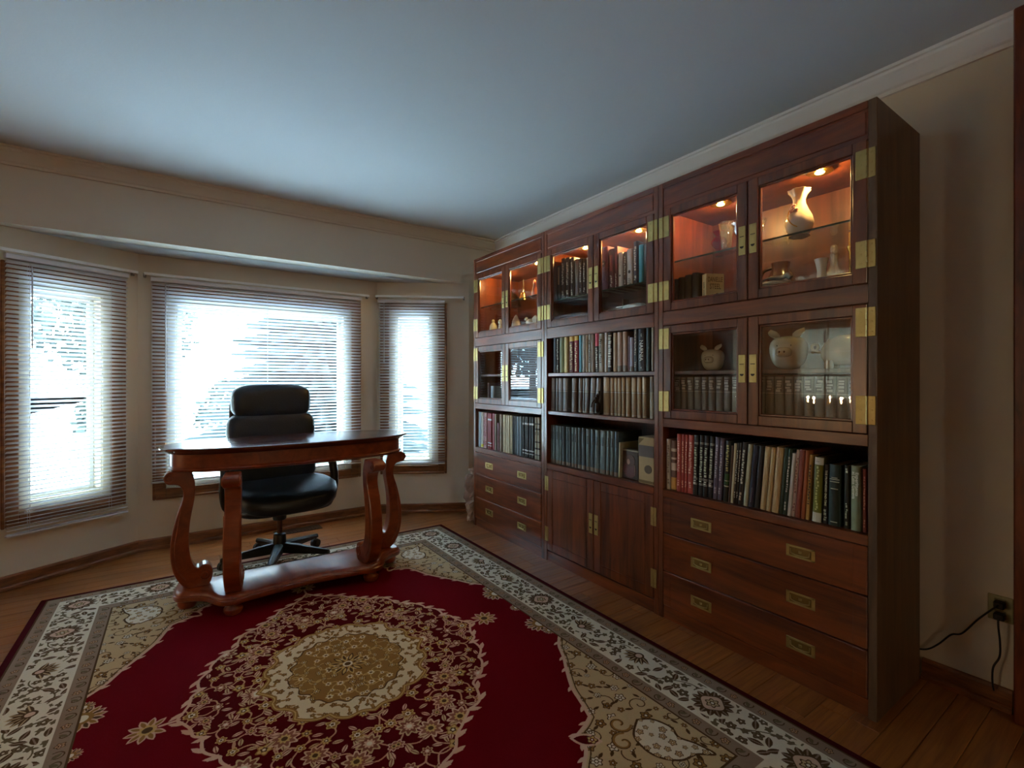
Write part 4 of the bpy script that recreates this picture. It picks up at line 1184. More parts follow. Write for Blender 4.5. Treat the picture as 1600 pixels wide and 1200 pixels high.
M_UPL = [
(0.7971,0.7663,0.208,'dark','dark book with tan spine label','tlab'),
(0.7628,0.7258,0.245,'dark','dark book','marks'),
(0.7201,0.6828,0.240,'dark','dark book','marks'),
(0.6773,0.6464,0.233,'dark','dark book','marks'),
(0.6431,0.6075,0.215,'grey','mottled grey book',''),
(0.6043,0.5748,0.213,'dark','dark book','marks'),
(0.5716,0.5468,0.205,'dark','dark book','marks'),
(0.5437,0.5223,0.206,'tan','tan book',''),
]
M_UPR = [
(0.4408,0.3817,0.236,'plum','thick plum book with dark round emblem','emblem'),
(0.3771,0.3360,0.214,'dkredbl','dark red and black book','halfred'),
(0.3338,0.3115,0.219,'dkredbl','dark red and black book','halfred'),
(0.3092,0.2764,0.181,'white','white book with a black dot','dot'),
(0.2743,0.2528,0.178,'brown','brown book','marks'),
(0.2507,0.2088,0.185,'white','thick white book with grey emblem','dot2'),
(0.2067,0.1773,0.214,'navy','tall navy book with white lettering','marks'),
(0.1740,0.1421,0.190,'teal','teal book',''),
(0.1405,0.1225,0.187,'dkteal','dark teal book',''),
]
def leanR(i): return 0 if i < 2 else min(5.0, .6+(i-2)*.28)
def leanR2(i): return [5, 5, 5, 5, 5, 4.6, 4.4, 4.1, 3.8, 3.5, 2.4, 1.6, .9, .6, .2, 0][i]
row(Y_R, .583, .022, R_OPEN, 'open shelf by doorway', leanR, .2, 'books on the open shelf nearest the doorway', 0, 37)
row(Y_R, .583, .022, R_OPEN2, 'open shelf by doorway', leanR2, .2, 'books on the open shelf nearest the doorway', 21, 37)
row(Y_L, .583, .022, L_OPEN, 'open shelf by windows', None, .18, 'books on the open shelf nearest the windows')
row(Y_M, 1.119, .03, M_ONE, 'highest open shelf', None, .17, 'books on the highest open shelf')
row(Y_M, .894, .03, M_TWO, 'middle open shelf', lambda i: 4 if i in (8, 9) else (1.0 if i < 8 else 0), .17, 'old books on the middle open shelf')
row(Y_M, .583, .03, M_THREE, 'lowest open shelf', lambda i: 0 if i < 12 else 1.5, .17, 'old volumes on the lowest open shelf')
row(Y_M, 1.553, .07, M_UPL, 'behind glass above white box', None, .15, 'dark books behind glass')
row(Y_M, 1.553, .07, M_UPR, 'behind glass above model car', None, .15, 'mixed books behind glass')
SETB = [(.79-.0345*i, .79-.0345*(i+1), .186, 'greybook', 'matching grey green encyclopedia volume', 'set') for i in range(22)]
row(Y_R, .9045, .05, SETB, 'behind glass below pig figurines', None, .17, 'set of matching grey volumes behind glass')
DK = [(.807-.034*i, .807-.034*(i+1), .150+.004*i, 'darkset', 'dark brown book', '') for i in range(4)]
row(Y_R, 1.3855, .06, DK, 'beside cream paperback', None, .14, 'dark books beside the cream paperback')
THIN = [(.742, .722, .150, 'mauve', 'slim mauve book', ''), (.700, .655, .128, 'ltblue', 'pale blue book', '')]
row(Y_L, .9045, .06, THIN, 'alone behind lower glass', None, .13, 'pair of books behind dark glass')
# ================================================================== ORNAMENTS IN THE BOOKCASES
M_PORC = pm('white_porcelain', '#e6e0cf', .18, coat=.5, var=.05, vscale=20)
M_CREAMC = pm('cream_glazed_ceramic', '#e2d6b8', .14, coat=.6, var=.08, vscale=14)
M_TANC = pm('tan_glazed_ceramic', '#c7b08a', .16, coat=.6, var=.15, vscale=12)
M_PEWTER = pm('pewter', '#9a9690', .3, metal=1.0, var=.2, vscale=60)
M_SILVER = pm('silver', '#cfcdc8', .16, metal=1.0)
M_REDGL = pm('ruby_glass', '#9c1822', .1, coat=.6)
M_AMBER = pm('amber_glass', '#c9921e', .12, coat=.6)
M_BRONZE = pm('dark_bronze', '#2a1c12', .4, metal=.6, var=.3, vscale=60)
M_BROWNG = pm('brown_glaze', '#4a2c14', .2, coat=.5, var=.2, vscale=20)
GS, BS, PS = 1.6137, 1.3857, 1.1187
# tall ruffled vase with applied flowers
t = thing('vase', 'tall cream vase with ruffled rim and applied roses on the glass shelf', 'vase', (1.915, .862, GS))
V = MB(); V.lathe([(.030, 0), (.036, .004), (.030, .010), (.044, .030), (.049, .052), (.044, .075), (.031, .102), (.022, .125), (.021, .140), (.027, .160), (.038, .176), (.036, .177), (.024, .160), (.018, .140)], 40, fn=lambda a, i: 1+(.10 if i in (10, 11) else .04 if i in (9, 12) else .015)*math.cos(8*a))
V.obj('body', M_CREAMC, t, smooth=60)
for k, (a, z) in enumerate(((2.6, .100), (2.9, .112), (3.2, .095), (2.75, .086))):
    rr = .034 if z < .1 else .030
    q = MB()
    for j in range(5): q.sq((rr*math.cos(a)+.006*math.cos(j*1.257)*math.sin(a), rr*math.sin(a)-.006*math.cos(j*1.257)*math.cos(a), z+.006*math.sin(j*1.257)), (.005, .005, .005), 1, 1, 6, 8)
    q.obj('rose', pm('rose_glaze', '#c98a76', .25, coat=.3), t, smooth=80)
q = MB(); q.tube(spline([(-.030, .022, .10), (-.045, .020, .07), (-.048, .006, .045), (-.044, -.012, .03)], 5), .002, 5); q.obj('stem', M_AMBER, t)
# ruby vase, celery glass, goblets
t = thing('vase', 'small ruby red glass vase with a flared neck', 'vase', (1.92, 1.190, GS))
V = MB(); V.lathe([(.016, 0), (.018, .004), (.010, .018), (.012, .026), (.030, .048), (.034, .062), (.024, .078), (.015, .086), (.018, .098), (.028, .106), (.026, .106), (.012, .086)], 24)
V.obj('body', M_REDGL, t, smooth=50)
def glassware(name, lab, cat, loc, prof, mat, n=24, fl=0.0, group=None):
    t = thing(name, lab, cat, loc, 0, group); m_ = MB(); N = len(prof)
    m_.lathe(prof, n, fn=lambda a, i: 1+(fl*(i/N)**2)*math.cos(10*a)); m_.obj('bowl', mat, t, smooth=50)
    return t
glassware('celery_vase', 'tall cut crystal vase with scalloped rim beside the ruby vase', 'vase', (1.90, 1.146, GS), [(.030, 0), (.031, .004), (.014, .010), (.020, .022), (.025, .090), (.030, .128), (.029, .130), (.023, .090), (.018, .024)], M_CRYSTAL, 30, .12)
for i, (x, y, w) in enumerate(((1.91, 1.090, 'crystal goblet with ruffled rim next to the tall cut crystal vase'), (1.935, 1.030, 'crystal goblet with ruffled rim half behind the brass door pull'), (2.02, 1.10, 'crystal goblet with ruffled rim at the back of the glass shelf'))):
    t = glassware('goblet', w, 'glass', (x, y, GS), [(.026, 0), (.024, .003), (.005, .008), (.004, .045), (.010, .052), (.024, .075), (.028, .100), (.034, .116), (.032, .116), (.024, .098), (.010, .056)], M_CRYSTAL, 30, .16, 'crystal goblets on the glass shelf')
# below the shelf
t = thing('dish_stack', 'stack of white gold rimmed saucers under the small white vase', 'dishes', (1.93, .792, BS))
for i in range(4):
    m_ = MB(); m_.lathe([(.022, i*.011), (.030, i*.011+.001), (.046-.001*i, i*.011+.008), (.048-.001*i, i*.011+.010), (.044, i*.011+.010), (.02, i*.011+.004)], 28, fn=lambda a, k: 1+(.03 if k in (2, 3, 4) else 0)*math.cos(12*a))
    m_.obj('saucer', M_PORC, t, smooth=50)
t = thing('vase', 'small white twisted vase standing on gold rimmed saucers', 'vase', (1.93, .792, BS+.0375))
V = MB(); V.lathe([(.016, 0), (.020, .006), (.015, .03), (.014, .055), (.018, .08), (.023, .098), (.021, .098), (.012, .06)], 24, fn=lambda a, i: 1+.07*math.cos(5*a+i*.5)); V.obj('body', M_PORC, t, smooth=60)
t = thing('candlestick', 'slim golden candlestick behind the glass near the brass hinge', 'candlestick', (1.95, .705, BS))
V = MB(); V.lathe([(.028, 0), (.030, .006), (.012, .016), (.008, .05), (.012, .06), (.007, .07), (.007, .145), (.012, .155), (.014, .165), (.008, .168)], 20); V.obj('stick', M_GOLD, t, smooth=40)
V = MB(); V.lathe([(.008, .166), (.0075, .214), (.002, .218)], 12); V.obj('candle', M_AMBER, t, smooth=40)
t = glassware('decanter', 'clear glass decanter beside the golden candlestick', 'decanter', (2.03, .790, BS), [(.036, 0), (.040, .01), (.041, .06), (.032, .09), (.015, .12), (.012, .155), (.018, .168), (.016, .168), (.009, .155), (.009, .125)], M_CRYSTAL, 24)
m_ = MB(); m_.sq((0, 0, .185), (.013, .013, .018), .8, .8, 8, 12); m_.obj('stopper', M_CRYSTAL, t, smooth=50)
t = thing('figurine', 'tiny white porcelain figurine in the corner near the golden candlestick', 'figurine', (1.88, .665, BS))
m_ = MB(); m_.lathe([(.016, 0), (.016, .006), (.010, .02), (.013, .035), (.006, .047), (.009, .056), (.007, .066), (0, .07)], 14); m_.obj('body', M_PORC, t, smooth=60)
t = thing('jug', 'dark brown glazed jug standing behind the folded linen', 'jug', (2.06, 1.0, BS))
V = MB(); V.lathe([(.035, 0), (.04, .005), (.058, .05), (.06, .085), (.045, .13), (.032, .155), (.036, .18), (.033, .18), (.028, .155)], 26); V.obj('body', M_BROWNG, t, smooth=50)
V = MB(); V.tube(spline([(.0, .034, .165), (.0, .072, .155), (.0, .085, .11), (.0, .055, .06)], 5), .007, 8); V.obj('handle', M_BROWNG, t, smooth=60)
t = thing('pewter_dish', 'covered pewter dish with a fish shaped handle in the left corner behind glass', 'dish', (1.89, .945, BS))
V = MB(); V.sq((0, 0, .030), (.035, .050, .030), .5, 1, 10, 24); V.obj('base', M_PEWTER, t, smooth=60)
V = MB(); V.sq((0, 0, .062), (.034, .052, .014), .8, 1, 10, 24); V.obj('lid', M_PEWTER, t, smooth=60)
V = MB(); V.tube(spline([(0, .05, .080), (0, .02, .088), (0, -.03, .084), (0, -.05, .090), (0, -.065, .078)], 5), [.004]*6+[.008]*8+[.010]*7, 8); V.obj('handle', M_PEWTER, t, smooth=60)
# cream paperback
t = thing('paperback_book', 'cream paperback turned to show its front cover behind the glass', 'book', (1.862, 1.2190, BS), R(62))
m_ = MB(); m_.box(-.0075, .0005, -.082, 0, 0, .150, .0008); cov = m_.obj('cover', pm('paperback_cream', '#ead69c', .45), t)
m_ = MB(); m_.box(-.0078, .0252, 0, .0008, 0, .150); m_.box(.0248, .0256, -.082, 0, 0, .150); m_.obj('back_cover', MATS['paperback_cream'], t)
m_ = MB(); m_.box(.0005, .0248, -.080, -.0005, .002, .148); m_.obj('page_block', M_PAGE, t)
ink = flatmat('#7a5a20')
def cover_text(s, size, y, z, L): 
    lettering(s, size, ink, t, (-.0081, y, z), 'front', 1.15, .0002, L)
cover_text('DANIELLE', .026, -.041, .124, .066); cover_text('STEEL', .028, -.041, .094, .050)
m_ = MB(); m_.prism([(.012*math.cos(2*math.pi*i/20), .017*math.sin(2*math.pi*i/20)) for i in range(20)], lambda a, b, s: (s, -.050+a, .050+b), -.0081, -.007); m_.obj('emblem', ink, t)
o = lettering('FINE THINGS', .014, ink, t, (0, 0, 0), 'front', 1, .0002, None)
o.data.transform(Matrix.Rotation(R(90), 4, 'X')); xs_ = [v.co.z for v in o.data.vertices]
o.data.transform(Matrix.Rotation(R(-90), 4, 'X'))
# spine lettering: turn the upright text to the spine side and run it downwards
o.data.transform(Matrix(((0, 0, 1, 0), (1, 0, 0, 0), (0, 1, 0, 0), (0, 0, 0, 1))) @ Matrix(((0, 0, -1, 0), (-1, 0, 0, 0), (0, 1, 0, 0), (0, 0, 0, 1))).inverted())
bb = [v.co for v in o.data.vertices]
o.data.transform(Matrix(((0, 1, 0, 0), (0, 0, 1, 0), (-1, 0, 0, 0), (0, 0, 0, 1))) @ Matrix(((0, 0, 1, 0), (1, 0, 0, 0), (0, 1, 0, 0), (0, 0, 0, 1))).inverted())
o.location = (.0085, .0011, .075)

# ---- ceramic pigs
def pig_jar(loc, s, lab, mat):
    t = thing('pig_jar', lab, 'figurine', loc, R(8))
    m_ = MB(); m_.sq((0, 0, .062*s), (.052*s, .062*s, .062*s), .75, .9, 16, 28, lambda x, y, z: (x*(1+.10*z/.06/s), y*(1+.12*z/.06/s), z)); m_.obj('body', mat, t, smooth=80)
    for sg in (-1, 1):
        e = MB(); rings = []
        for u in range(7):
            f = u/6; w = .022*s*math.sin(math.pi*min(1, .25+.75*(1-f)))*(1-f**3)+.0008
            cy, cz, cx = sg*(.026+.030*f)*s, (.108+.048*f-.006*f*f)*s, (-.012-.012*f*(1-f)*4)*s
            rings.append([(cx-.004*s+.35*w*math.sin(a)*.5, cy+w*math.cos(a), cz+.35*w*math.sin(a)) for a in (2*math.pi*k/10 for k in range(10))])
        e.loft(rings); e.obj('ear', mat, t, smooth=70)
        e = MB(); e.sq((-.047*s, sg*.022*s, .086*s), (.003*s, .004*s, .004*s), 1, 1, 6, 8); e.obj('eye', M_BLACK, t)
    n_ = MB(); n_.sq((-.052*s, 0, .062*s), (.020*s, .026*s, .018*s), .7, .9, 10, 20); n_.obj('snout', mat, t, smooth=80)
    n_ = MB()
    for sg in (-1, 1): n_.sq((-.0715*s, sg*.008*s, .063*s), (.002*s, .003*s, .004*s), 1, 1, 6, 8)
    n_.obj('nostrils', pm('nostril_glaze', '#6b4a34', .4), t)
    return t
pig_jar((1.985, 1.262, PS), .80, 'small cream pig shaped jar alone on the shelf above grey volumes', M_CREAMC)
pig_jar((1.945, .915, PS), 1.05, 'large cream pig head jar with upright ears behind the glass', M_CREAMC)
t = thing('pig_figurine', 'cream and tan glazed reclining pig with a curly tail beside the large pig jar', 'figurine', (1.975, .725, PS), R(5))
m_ = MB(); m_.sq((0, 0, .058), (.050, .085, .056), .85, .9, 16, 28, lambda x, y, z: (x, y, z+.010*math.cos(y*20))); m_.obj('body', M_TANC, t, smooth=80)
m_ = MB(); m_.sq((-.012, -.072, .070), (.036, .030, .036), .85, .9, 14, 22); m_.obj('head', M_PORC, t, smooth=80)
m_ = MB(); m_.sq((-.040, -.082, .060), (.014, .015, .013), .7, .9, 8, 16); m_.obj('snout', M_TANC, t, smooth=80)
for sg in (-1, 1):
    m_ = MB(); m_.sq((-.006, -.072+sg*.020, .108), (.006, .012, .018), .9, 1, 8, 12); m_.obj('ear', M_TANC, t, smooth=80)
m_ = MB(); m_.tube(spline([(-.01, .080, .060), (-.012, .105, .070), (-.004, .112, .088), (.004, .100, .092), (-.004, .094, .076), (-.012, .112, .060)], 6), .0055, 8); m_.obj('tail', M_TANC, t, smooth=70)
for yy in (-.05, .05):
    for xx in (-.03, .03):
        m_ = MB(); m_.lathe([(.014, 0), (.016, .01), (.014, .03)], 12, (xx, yy, 0)); m_.obj('foot', M_TANC, t, smooth=50)
m_ = MB(); m_.sq((.0, .01, .106), (.018, .055, .012), .9, .9, 8, 20); m_.obj('back_reflection', pm('ridge_reflection_brown', '#8a6a4c', .2, coat=.5), t, smooth=80)  # darker back is a reflection, put in as brown colour

# ---- middle unit
t = thing('model_car', 'silver antique model car behind the glass under the mixed books', 'model car', (1.90, 1.69, BS), R(90))
m_ = MB(); m_.prism([(-.15, .022), (.13, .022), (.13, .030), (-.15, .030)], lambda a, b, s: (a, s, b), -.028, .028); m_.obj('chassis', M_SILVER, t)
m_ = MB(); m_.sq((.075, 0, .052), (.058, .022, .020), .4, .5, 8, 18); m_.obj('bonnet', M_PEWTER, t, smooth=60)
m_ = MB(); m_.sq((-.045, 0, .055), (.065, .026, .024), .4, .5, 8, 18); m_.obj('body', M_PEWTER, t, smooth=60)
m_ = MB(); m_.box(.008, .012, -.024, .024, .07, .11, .001); m_.obj('windscreen', M_SILVER, t)
for x in (.10, -.10):
    for y in (-.034, .034):
        m_ = MB(); m_.prism([(.022*math.cos(2*math.pi*i/16), .022*math.sin(2*math.pi*i/16)) for i in range(16)], lambda a, b, s: (x+a, y+s, .022+b), -.005, .005); m_.obj('wheel', M_BLACK, t)
        m_ = MB(); m_.tube([(x+.030*math.cos(a), y, .022+.030*math.sin(a)) for a in (math.pi*i/10 for i in range(11))], .005, 6, flat=2); m_.obj('mudguard', M_SILVER, t, smooth=60)
for y in (-.03, .03):
    m_ = MB(); m_.tube([(-.07, y, .018), (.07, y, .018)], .003, 6); m_.obj('running_board', M_SILVER, t)
    m_ = MB(); m_.sq((.135, y*.7, .06), (.010, .010, .010), 1, 1, 8, 12); m_.obj('headlamp', M_SILVER, t, smooth=60)
t = thing('brass_rack', 'small brass rail rack with a crystal knob beside the silver model car', 'rack', (1.875, 1.472, BS))
m_ = MB()
for z in (.045, .075, .090, .105): m_.tube([(0, -.03, z), (0, .075, z)], .0022, 6)
m_.obj('rail', M_GOLD, t)
m_ = MB(); m_.box(-.006, .006, .06, .07, 0, .11, .001); m_.box(-.006, .006, -.03, -.02, 0, .11, .001); m_.obj('post', M_GOLD, t)
m_ = MB(); m_.sq((-.002, .0, .055), (.010, .010, .055), .6, .8, 10, 14); m_.obj('crystal_column', pm('frosted_crystal', '#e6e8ea', .15, coat=.5), t, smooth=60)
t = thing('paper_box', 'flat white box lying under the dark books behind glass', 'box', (1.90, 2.12, BS))
m_ = MB(); m_.box(-.06, .07, -.10, .10, 0, .040, .002); m_.obj('base', pm('white_card', '#d9dde0', .5), t)
m_ = MB(); m_.box(-.062, .072, -.102, .102, .030, .052, .002); m_.obj('lid', MATS['white_card'], t)
t = thing('bookend', 'small dark bronze figure leaning on the middle shelf between grey and tan books', 'bookend', (1.812, 1.815, .894), R(15))
m_ = MB(); m_.box(-.012, .016, -.018, .018, 0, .008, .002); m_.obj('base', M_BRONZE, t)
m_ = MB(); m_.sq((0, 0, .040), (.013, .015, .030), .9, .9, 10, 14); m_.sq((-.004, .006, .075), (.010, .013, .020), .9, .9, 10, 14); m_.sq((-.006, -.002, .100), (.009, .009, .011), 1, 1, 8, 12)
m_.tube(spline([(-.008, .012, .08), (-.02, .022, .06), (-.016, .03, .04)], 4), .004, 6); m_.tube(spline([(-.008, -.010, .085), (-.018, -.018, .11), (-.012, -.016, .125)], 4), .004, 6); m_.obj('figure', M_BRONZE, t, smooth=70)
# picture box, cream box file and books at the right end of the lowest shelf
t = thing('picture_box', 'brown keepsake box with a painted lady standing on the lowest open shelf', 'box', (1.845, 1.6250, .5835))
m_ = MB(); m_.box(0, .05, -.053, .053, 0, .142, .002); m_.obj('body', pm('box_brown', '#3a281c', .35, coat=.3, var=.3, vscale=25), t)
m_ = MB(); m_.box(-.002, .052, -.055, .055, .138, .146, .002); m_.obj('lid', pm('box_lid', '#8d8674', .4), t)
pr = lambda pts, h, dx, nm: (lambda q: (q.prism(pts, lambda a, b, s: (s, a, b), -dx, .001), q.obj(nm, flatmat(h), t)))(MB())
el = lambda cy, cz, ry, rz, n=18: [(cy+ry*math.cos(2*math.pi*i/n), cz+rz*math.sin(2*math.pi*i/n)) for i in range(n)]
pr(el(0, .046, .040, .040), '#5a3030', .0006, 'painted_dress'); pr(el(-.004, .092, .030, .030), '#4a2c1c', .0010, 'painted_hair'); pr(el(.008, .086, .010, .014), '#a88670', .0014, 'painted_face')
pr([(-.034, .02), (-.030, .02), (-.030, .075), (-.034, .07)], '#98806a', .0012, 'painted_arm')
book(CX+.03, Y_M+.264, .5838, .012, .178, .15, 'creamgreen', '', 'dark green backed book with pale spine leaning beside the painted lady box', 1.5)
t = thing('box_file', 'tall cream slipcase with brown band at the end of the lowest open shelf', 'box', (1.822, Y_M+.088, .5835))
m_ = MB(); m_.box(0, .17, -.046, .046, 0, .222, .002); m_.obj('case', pm('slipcase_cream', '#b49a6c', .6, var=.25, vscale=30), t)
m_ = MB(); m_.box(-.0012, .001, -.0455, .0455, .128, .182); m_.obj('brown_band', flatmat('#4f4238'), t)
m_ = MB(); m_.prism(el(-.012, .070, .022, .020, 22), lambda a, b, s: (s, a, b), -.0012, .001); m_.obj('round_seal', flatmat('#5a4a34'), t)
m_ = MB(); m_.box(-.0012, .001, -.045, .045, .004, .016); m_.prism([(.045, .185), (.045, .215), (.012, .215)], lambda a, b, s: (s, a, b), -.0012, .001); m_.obj('printed_corner', flatmat('#6b5428'), t)
t = thing('ochre_volume', 'ochre bound volume lying flat behind the painted lady box', 'book', (2.08, 1.60, .5835))
m_ = MB(); m_.box(-.09, .10, -.07, .07, 0, .17, .003); m_.obj('cover', pm('ochre_cloth', '#7a5418', .6, var=.3, vscale=20), t)
m_ = MB(); m_.box(-.092, -.088, -.05, .05, .05, .12); m_.obj('spine_label', flatmat('#4a3010'), t)

# ---- unit by the windows
def figurine(loc, prof, lab, mat=M_PORC, n=16, sq=1.0):
    t = thing('figurine', lab, 'figurine', loc, 0, None); m_ = MB(); m_.lathe(prof, n); m_.obj('body', mat, t, smooth=60); return t
t = thing('porcelain_tray', 'long white porcelain tray under the figurines by the windows', 'tray', (1.885, 2.60, BS))
m_ = MB(); m_.box(-.045, .045, -.16, .15, 0, .006, .003); m_.obj('base', M_PORC, t)
for a, b in ((-.045, -.039), (.039, .045)):
    m_ = MB(); m_.box(a, b, -.16, .15, .006, .040, .002); m_.obj('rim', M_PORC, t)
t = thing('porcelain_tray', 'short white porcelain tray at the window end behind the first glass door', 'tray', (1.885, 2.90, BS))
m_ = MB(); m_.box(-.045, .045, -.10, .08, 0, .006, .003); m_.obj('base', M_PORC, t)
m_ = MB(); m_.box(-.045, -.039, -.10, .08, .006, .040, .002); m_.obj('rim', M_PORC, t)
figurine((1.887, 2.955, BS+.0062), [(.022, 0), (.028, .02), (.030, .05), (.027, .08), (.014, .10), (.009, .105), (.012, .115), (.008, .125), (0, .128)], 'egg shaped white porcelain jar at the window end of the bookcase', M_CREAMC)
figurine((1.875, 2.845, BS+.0062), [(.016, 0), (.02, .02), (.014, .06), (.010, .08), (.016, .095), (.012, .11), (0, .118)], 'slender white porcelain lady figurine left of the brass door pulls')
figurine((1.886, 2.665, BS+.0062), [(.028, 0), (.034, .02), (.032, .055), (.026, .09), (.012, .118), (.004, .128), (0, .13)], 'pointed cream porcelain shell figurine on the long tray', M_CREAMC)
t = thing('bird_figurine', 'cream porcelain bird with spread tail on the long tray', 'figurine', (1.88, 2.50, BS+.0062))
m_ = MB(); m_.lathe([(.020, 0), (.020, .006), (.008, .014), (.008, .04)], 14); m_.obj('perch', M_CREAMC, t, smooth=50)
m_ = MB(); m_.sq((0, .0, .062), (.022, .038, .024), 1, 1, 10, 18); m_.sq((0, .038, .086), (.013, .015, .013), 1, 1, 8, 12); m_.obj('body', M_CREAMC, t, smooth=70)
m_ = MB(); m_.prism([(-.02, .06), (-.075, .05), (-.085, .085), (-.06, .10), (-.03, .085)], lambda a, b, s: (s, a, b), -.006, .006); m_.obj('tail', M_CREAMC, t)
t = thing('bell', 'golden bell with a twisted glass handle on the glass shelf by the windows', 'bell', (1.90, 2.600, GS))
m_ = MB(); m_.lathe([(.034, 0), (.032, .004), (.024, .02), (.018, .042), (.010, .050), (.0, .052)], 22); m_.obj('bell_cup', M_GOLD, t, smooth=50)
m_ = MB(); m_.tube(spline([(0, 0, .050), (.003, .006, .075), (-.003, -.006, .095), (.002, .004, .12), (0, 0, .14)], 5), [.006]*8+[.004]*13, 8); m_.obj('handle', M_CRYSTAL, t, smooth=60)
figurine((1.90, 2.475, GS), [(.030, 0), (.028, .01), (.018, .05), (.010, .08), (.013, .09), (.008, .11), (0, .118)], 'coral pink glass cone figurine on the glass shelf by the windows', pm('coral_glass', '#c9765a', .2, coat=.4))
t = thing('dome_box', 'dark domed wooden box on the glass shelf behind the window end door', 'box', (2.00, 2.90, GS))
m_ = MB(); m_.lathe([(.075, 0), (.078, .006), (.072, .03)], 28); m_.obj('base', M_BRONZE, t, smooth=50)
m_ = MB(); m_.lathe([(.074, .030), (.066, .065), (.045, .092), (.018, .105), (.012, .116), (0, .12)], 28); m_.obj('lid', M_BRONZE, t, smooth=50)

# ---- crumpled plastic bag between the bookcase and the bay
t = thing('plastic_bag', 'crumpled pinkish clear plastic bag hanging beside the bookcase end by the windows', 'bag', (1.842, 3.168, 0))
mb_ = bpy.data.materials.new('crinkled_plastic'); mb_.use_nodes = True
nt_ = mb_.node_tree; b_ = nt_.nodes['Principled BSDF']; b_.inputs['Base Color'].default_value = lin('#cdb3a6'); b_.inputs['Roughness'].default_value = .25; b_.inputs['Alpha'].default_value = .72
rr = random.Random(4)
m_ = MB(); rings = []
for i in range(15):
    f = i/14; z = .012+.345*f; rad = .050*(math.sin(math.pi*(.18+.62*f))**.8)+.010
    rings.append([(rad*1.1*math.cos(a)*(1+rr.uniform(-.28, .28))+.010*math.sin(f*6), rad*.75*math.sin(a)*(1+rr.uniform(-.28, .28)), z+rr.uniform(-.008, .008)) for a in (2*math.pi*k/18 for k in range(18))])
m_.loft(rings); m_.obj('sack', mb_, t)
m_ = MB(); rings = []
for i in range(5):
    f = i/4; rings.append([((.012+.022*f)*math.cos(a)*(1+rr.uniform(-.3, .3)), (.010+.018*f)*math.sin(a)*(1+rr.uniform(-.3, .3)), .355+.05*f+rr.uniform(-.006, .006)) for a in (2*math.pi*k/14 for k in range(14))])
m_.loft(rings, cap=False); m_.obj('gathered_neck', mb_, t)
# ================================================================== GARDEN BEYOND THE BAY
g = MB(); g.box(-60, 60, 4.2, 90, -.6, -.45); struct(g.obj('ground', pm('bounce_white_ground', '#dde2e8', .95, var=.3, vscale=.8)))  # ground whitened so it bounces daylight up to soffit and ceiling
g = MB(); g.box(-24, 9, 9.5, 16.5, -.452, -.44); struct(g.obj('driveway', pm('concrete_drive', '#d5d3cc', .9, var=.15, vscale=.6)))
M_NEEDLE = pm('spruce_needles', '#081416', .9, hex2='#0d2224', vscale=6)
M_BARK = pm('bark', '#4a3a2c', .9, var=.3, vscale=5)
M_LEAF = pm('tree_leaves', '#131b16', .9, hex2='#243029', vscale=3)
def spruce(loc, h, rbase, lab, seed):
    t = thing('spruce_tree', lab, 'tree', loc); rr = random.Random(seed)
    m_ = MB(); m_.lathe([(.13, 0), (.10, h*.5), (.02, h*.98)], 10); m_.obj('trunk', M_BARK, t)
    m_ = MB(); tiers = 20
    for i in range(tiers):
        f = i/tiers; z = .15+f*(h-.35); rad = rbase*(1-f)+.10; n = 30
        vs = [(0, 0, z+.34*(1-f)+.22)]
        for k in range(2*n):
            a = math.pi*k/n+i; r_ = rad*(1+rr.uniform(-.10, .16)) if k % 2 == 0 else rad*rr.uniform(.62, .78)
            vs.append((r_*math.cos(a), r_*math.sin(a), z-.12*(1-f)+rr.uniform(-.07, .07)))
        vs.append((0, 0, z+.12))
        m_.add(vs, [(0, 1+k, 1+(k+1) % (2*n)) for k in range(2*n)]+[(len(vs)-1, 1+(k+1) % (2*n), 1+k) for k in range(2*n)])
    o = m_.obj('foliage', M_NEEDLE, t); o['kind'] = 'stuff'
def tree(loc, h, rad, lab, seed):
    t = thing('leafy_tree', lab, 'tree', loc, 0, 'trees across the drive'); rr = random.Random(seed)
    m_ = MB(); m_.lathe([(.22, 0), (.15, h*.35), (.08, h*.75)], 10)
    for k in range(5):
        a = k*1.3; m_.tube([(0, 0, h*.35), (rad*.35*math.cos(a), rad*.35*math.sin(a), h*.55), (rad*.6*math.cos(a), rad*.6*math.sin(a), h*.72)], [.09, .06, .03], 6)
    m_.obj('trunk', M_BARK, t)
    m_ = MB()
    for k in range(1100):
        u, v = rr.random()*6.283, math.acos(rr.uniform(-1, 1)); q = rr.uniform(.35, 1)**.5
        cx, cy, cz = rad*q*math.sin(v)*math.cos(u), rad*q*math.sin(v)*math.sin(u), h*.62+h*.40*q*math.cos(v)
        s = rr.uniform(.12, .26); d1 = Vector((rr.uniform(-1, 1), rr.uniform(-1, 1), rr.uniform(-1, 1))).normalized(); d2 = d1.orthogonal()
        p = Vector((cx, cy, cz)); m_.add([p-d1*s, p+d2*s*.6, p+d1*s, p-d2*s*.6], [(0, 1, 2, 3)])
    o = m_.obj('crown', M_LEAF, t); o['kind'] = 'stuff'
spruce((2.25, 9.6, -.45), 5.6, 2.05, 'dark blue green spruce standing outside the wide middle window', 1)
tree((-5.6, 20.0, -.45), 7.5, 2.7, 'leafy tree across the drive seen through the far left window', 2)
tree((-2.0, 26.5, -.45), 6.0, 2.8, 'leafy tree farther back across the drive, between the two big windows', 3)
tree((-11.6, 20.0, -.45), 7.0, 2.8, 'leafy tree across the drive beyond the left edge of the far left window', 4)
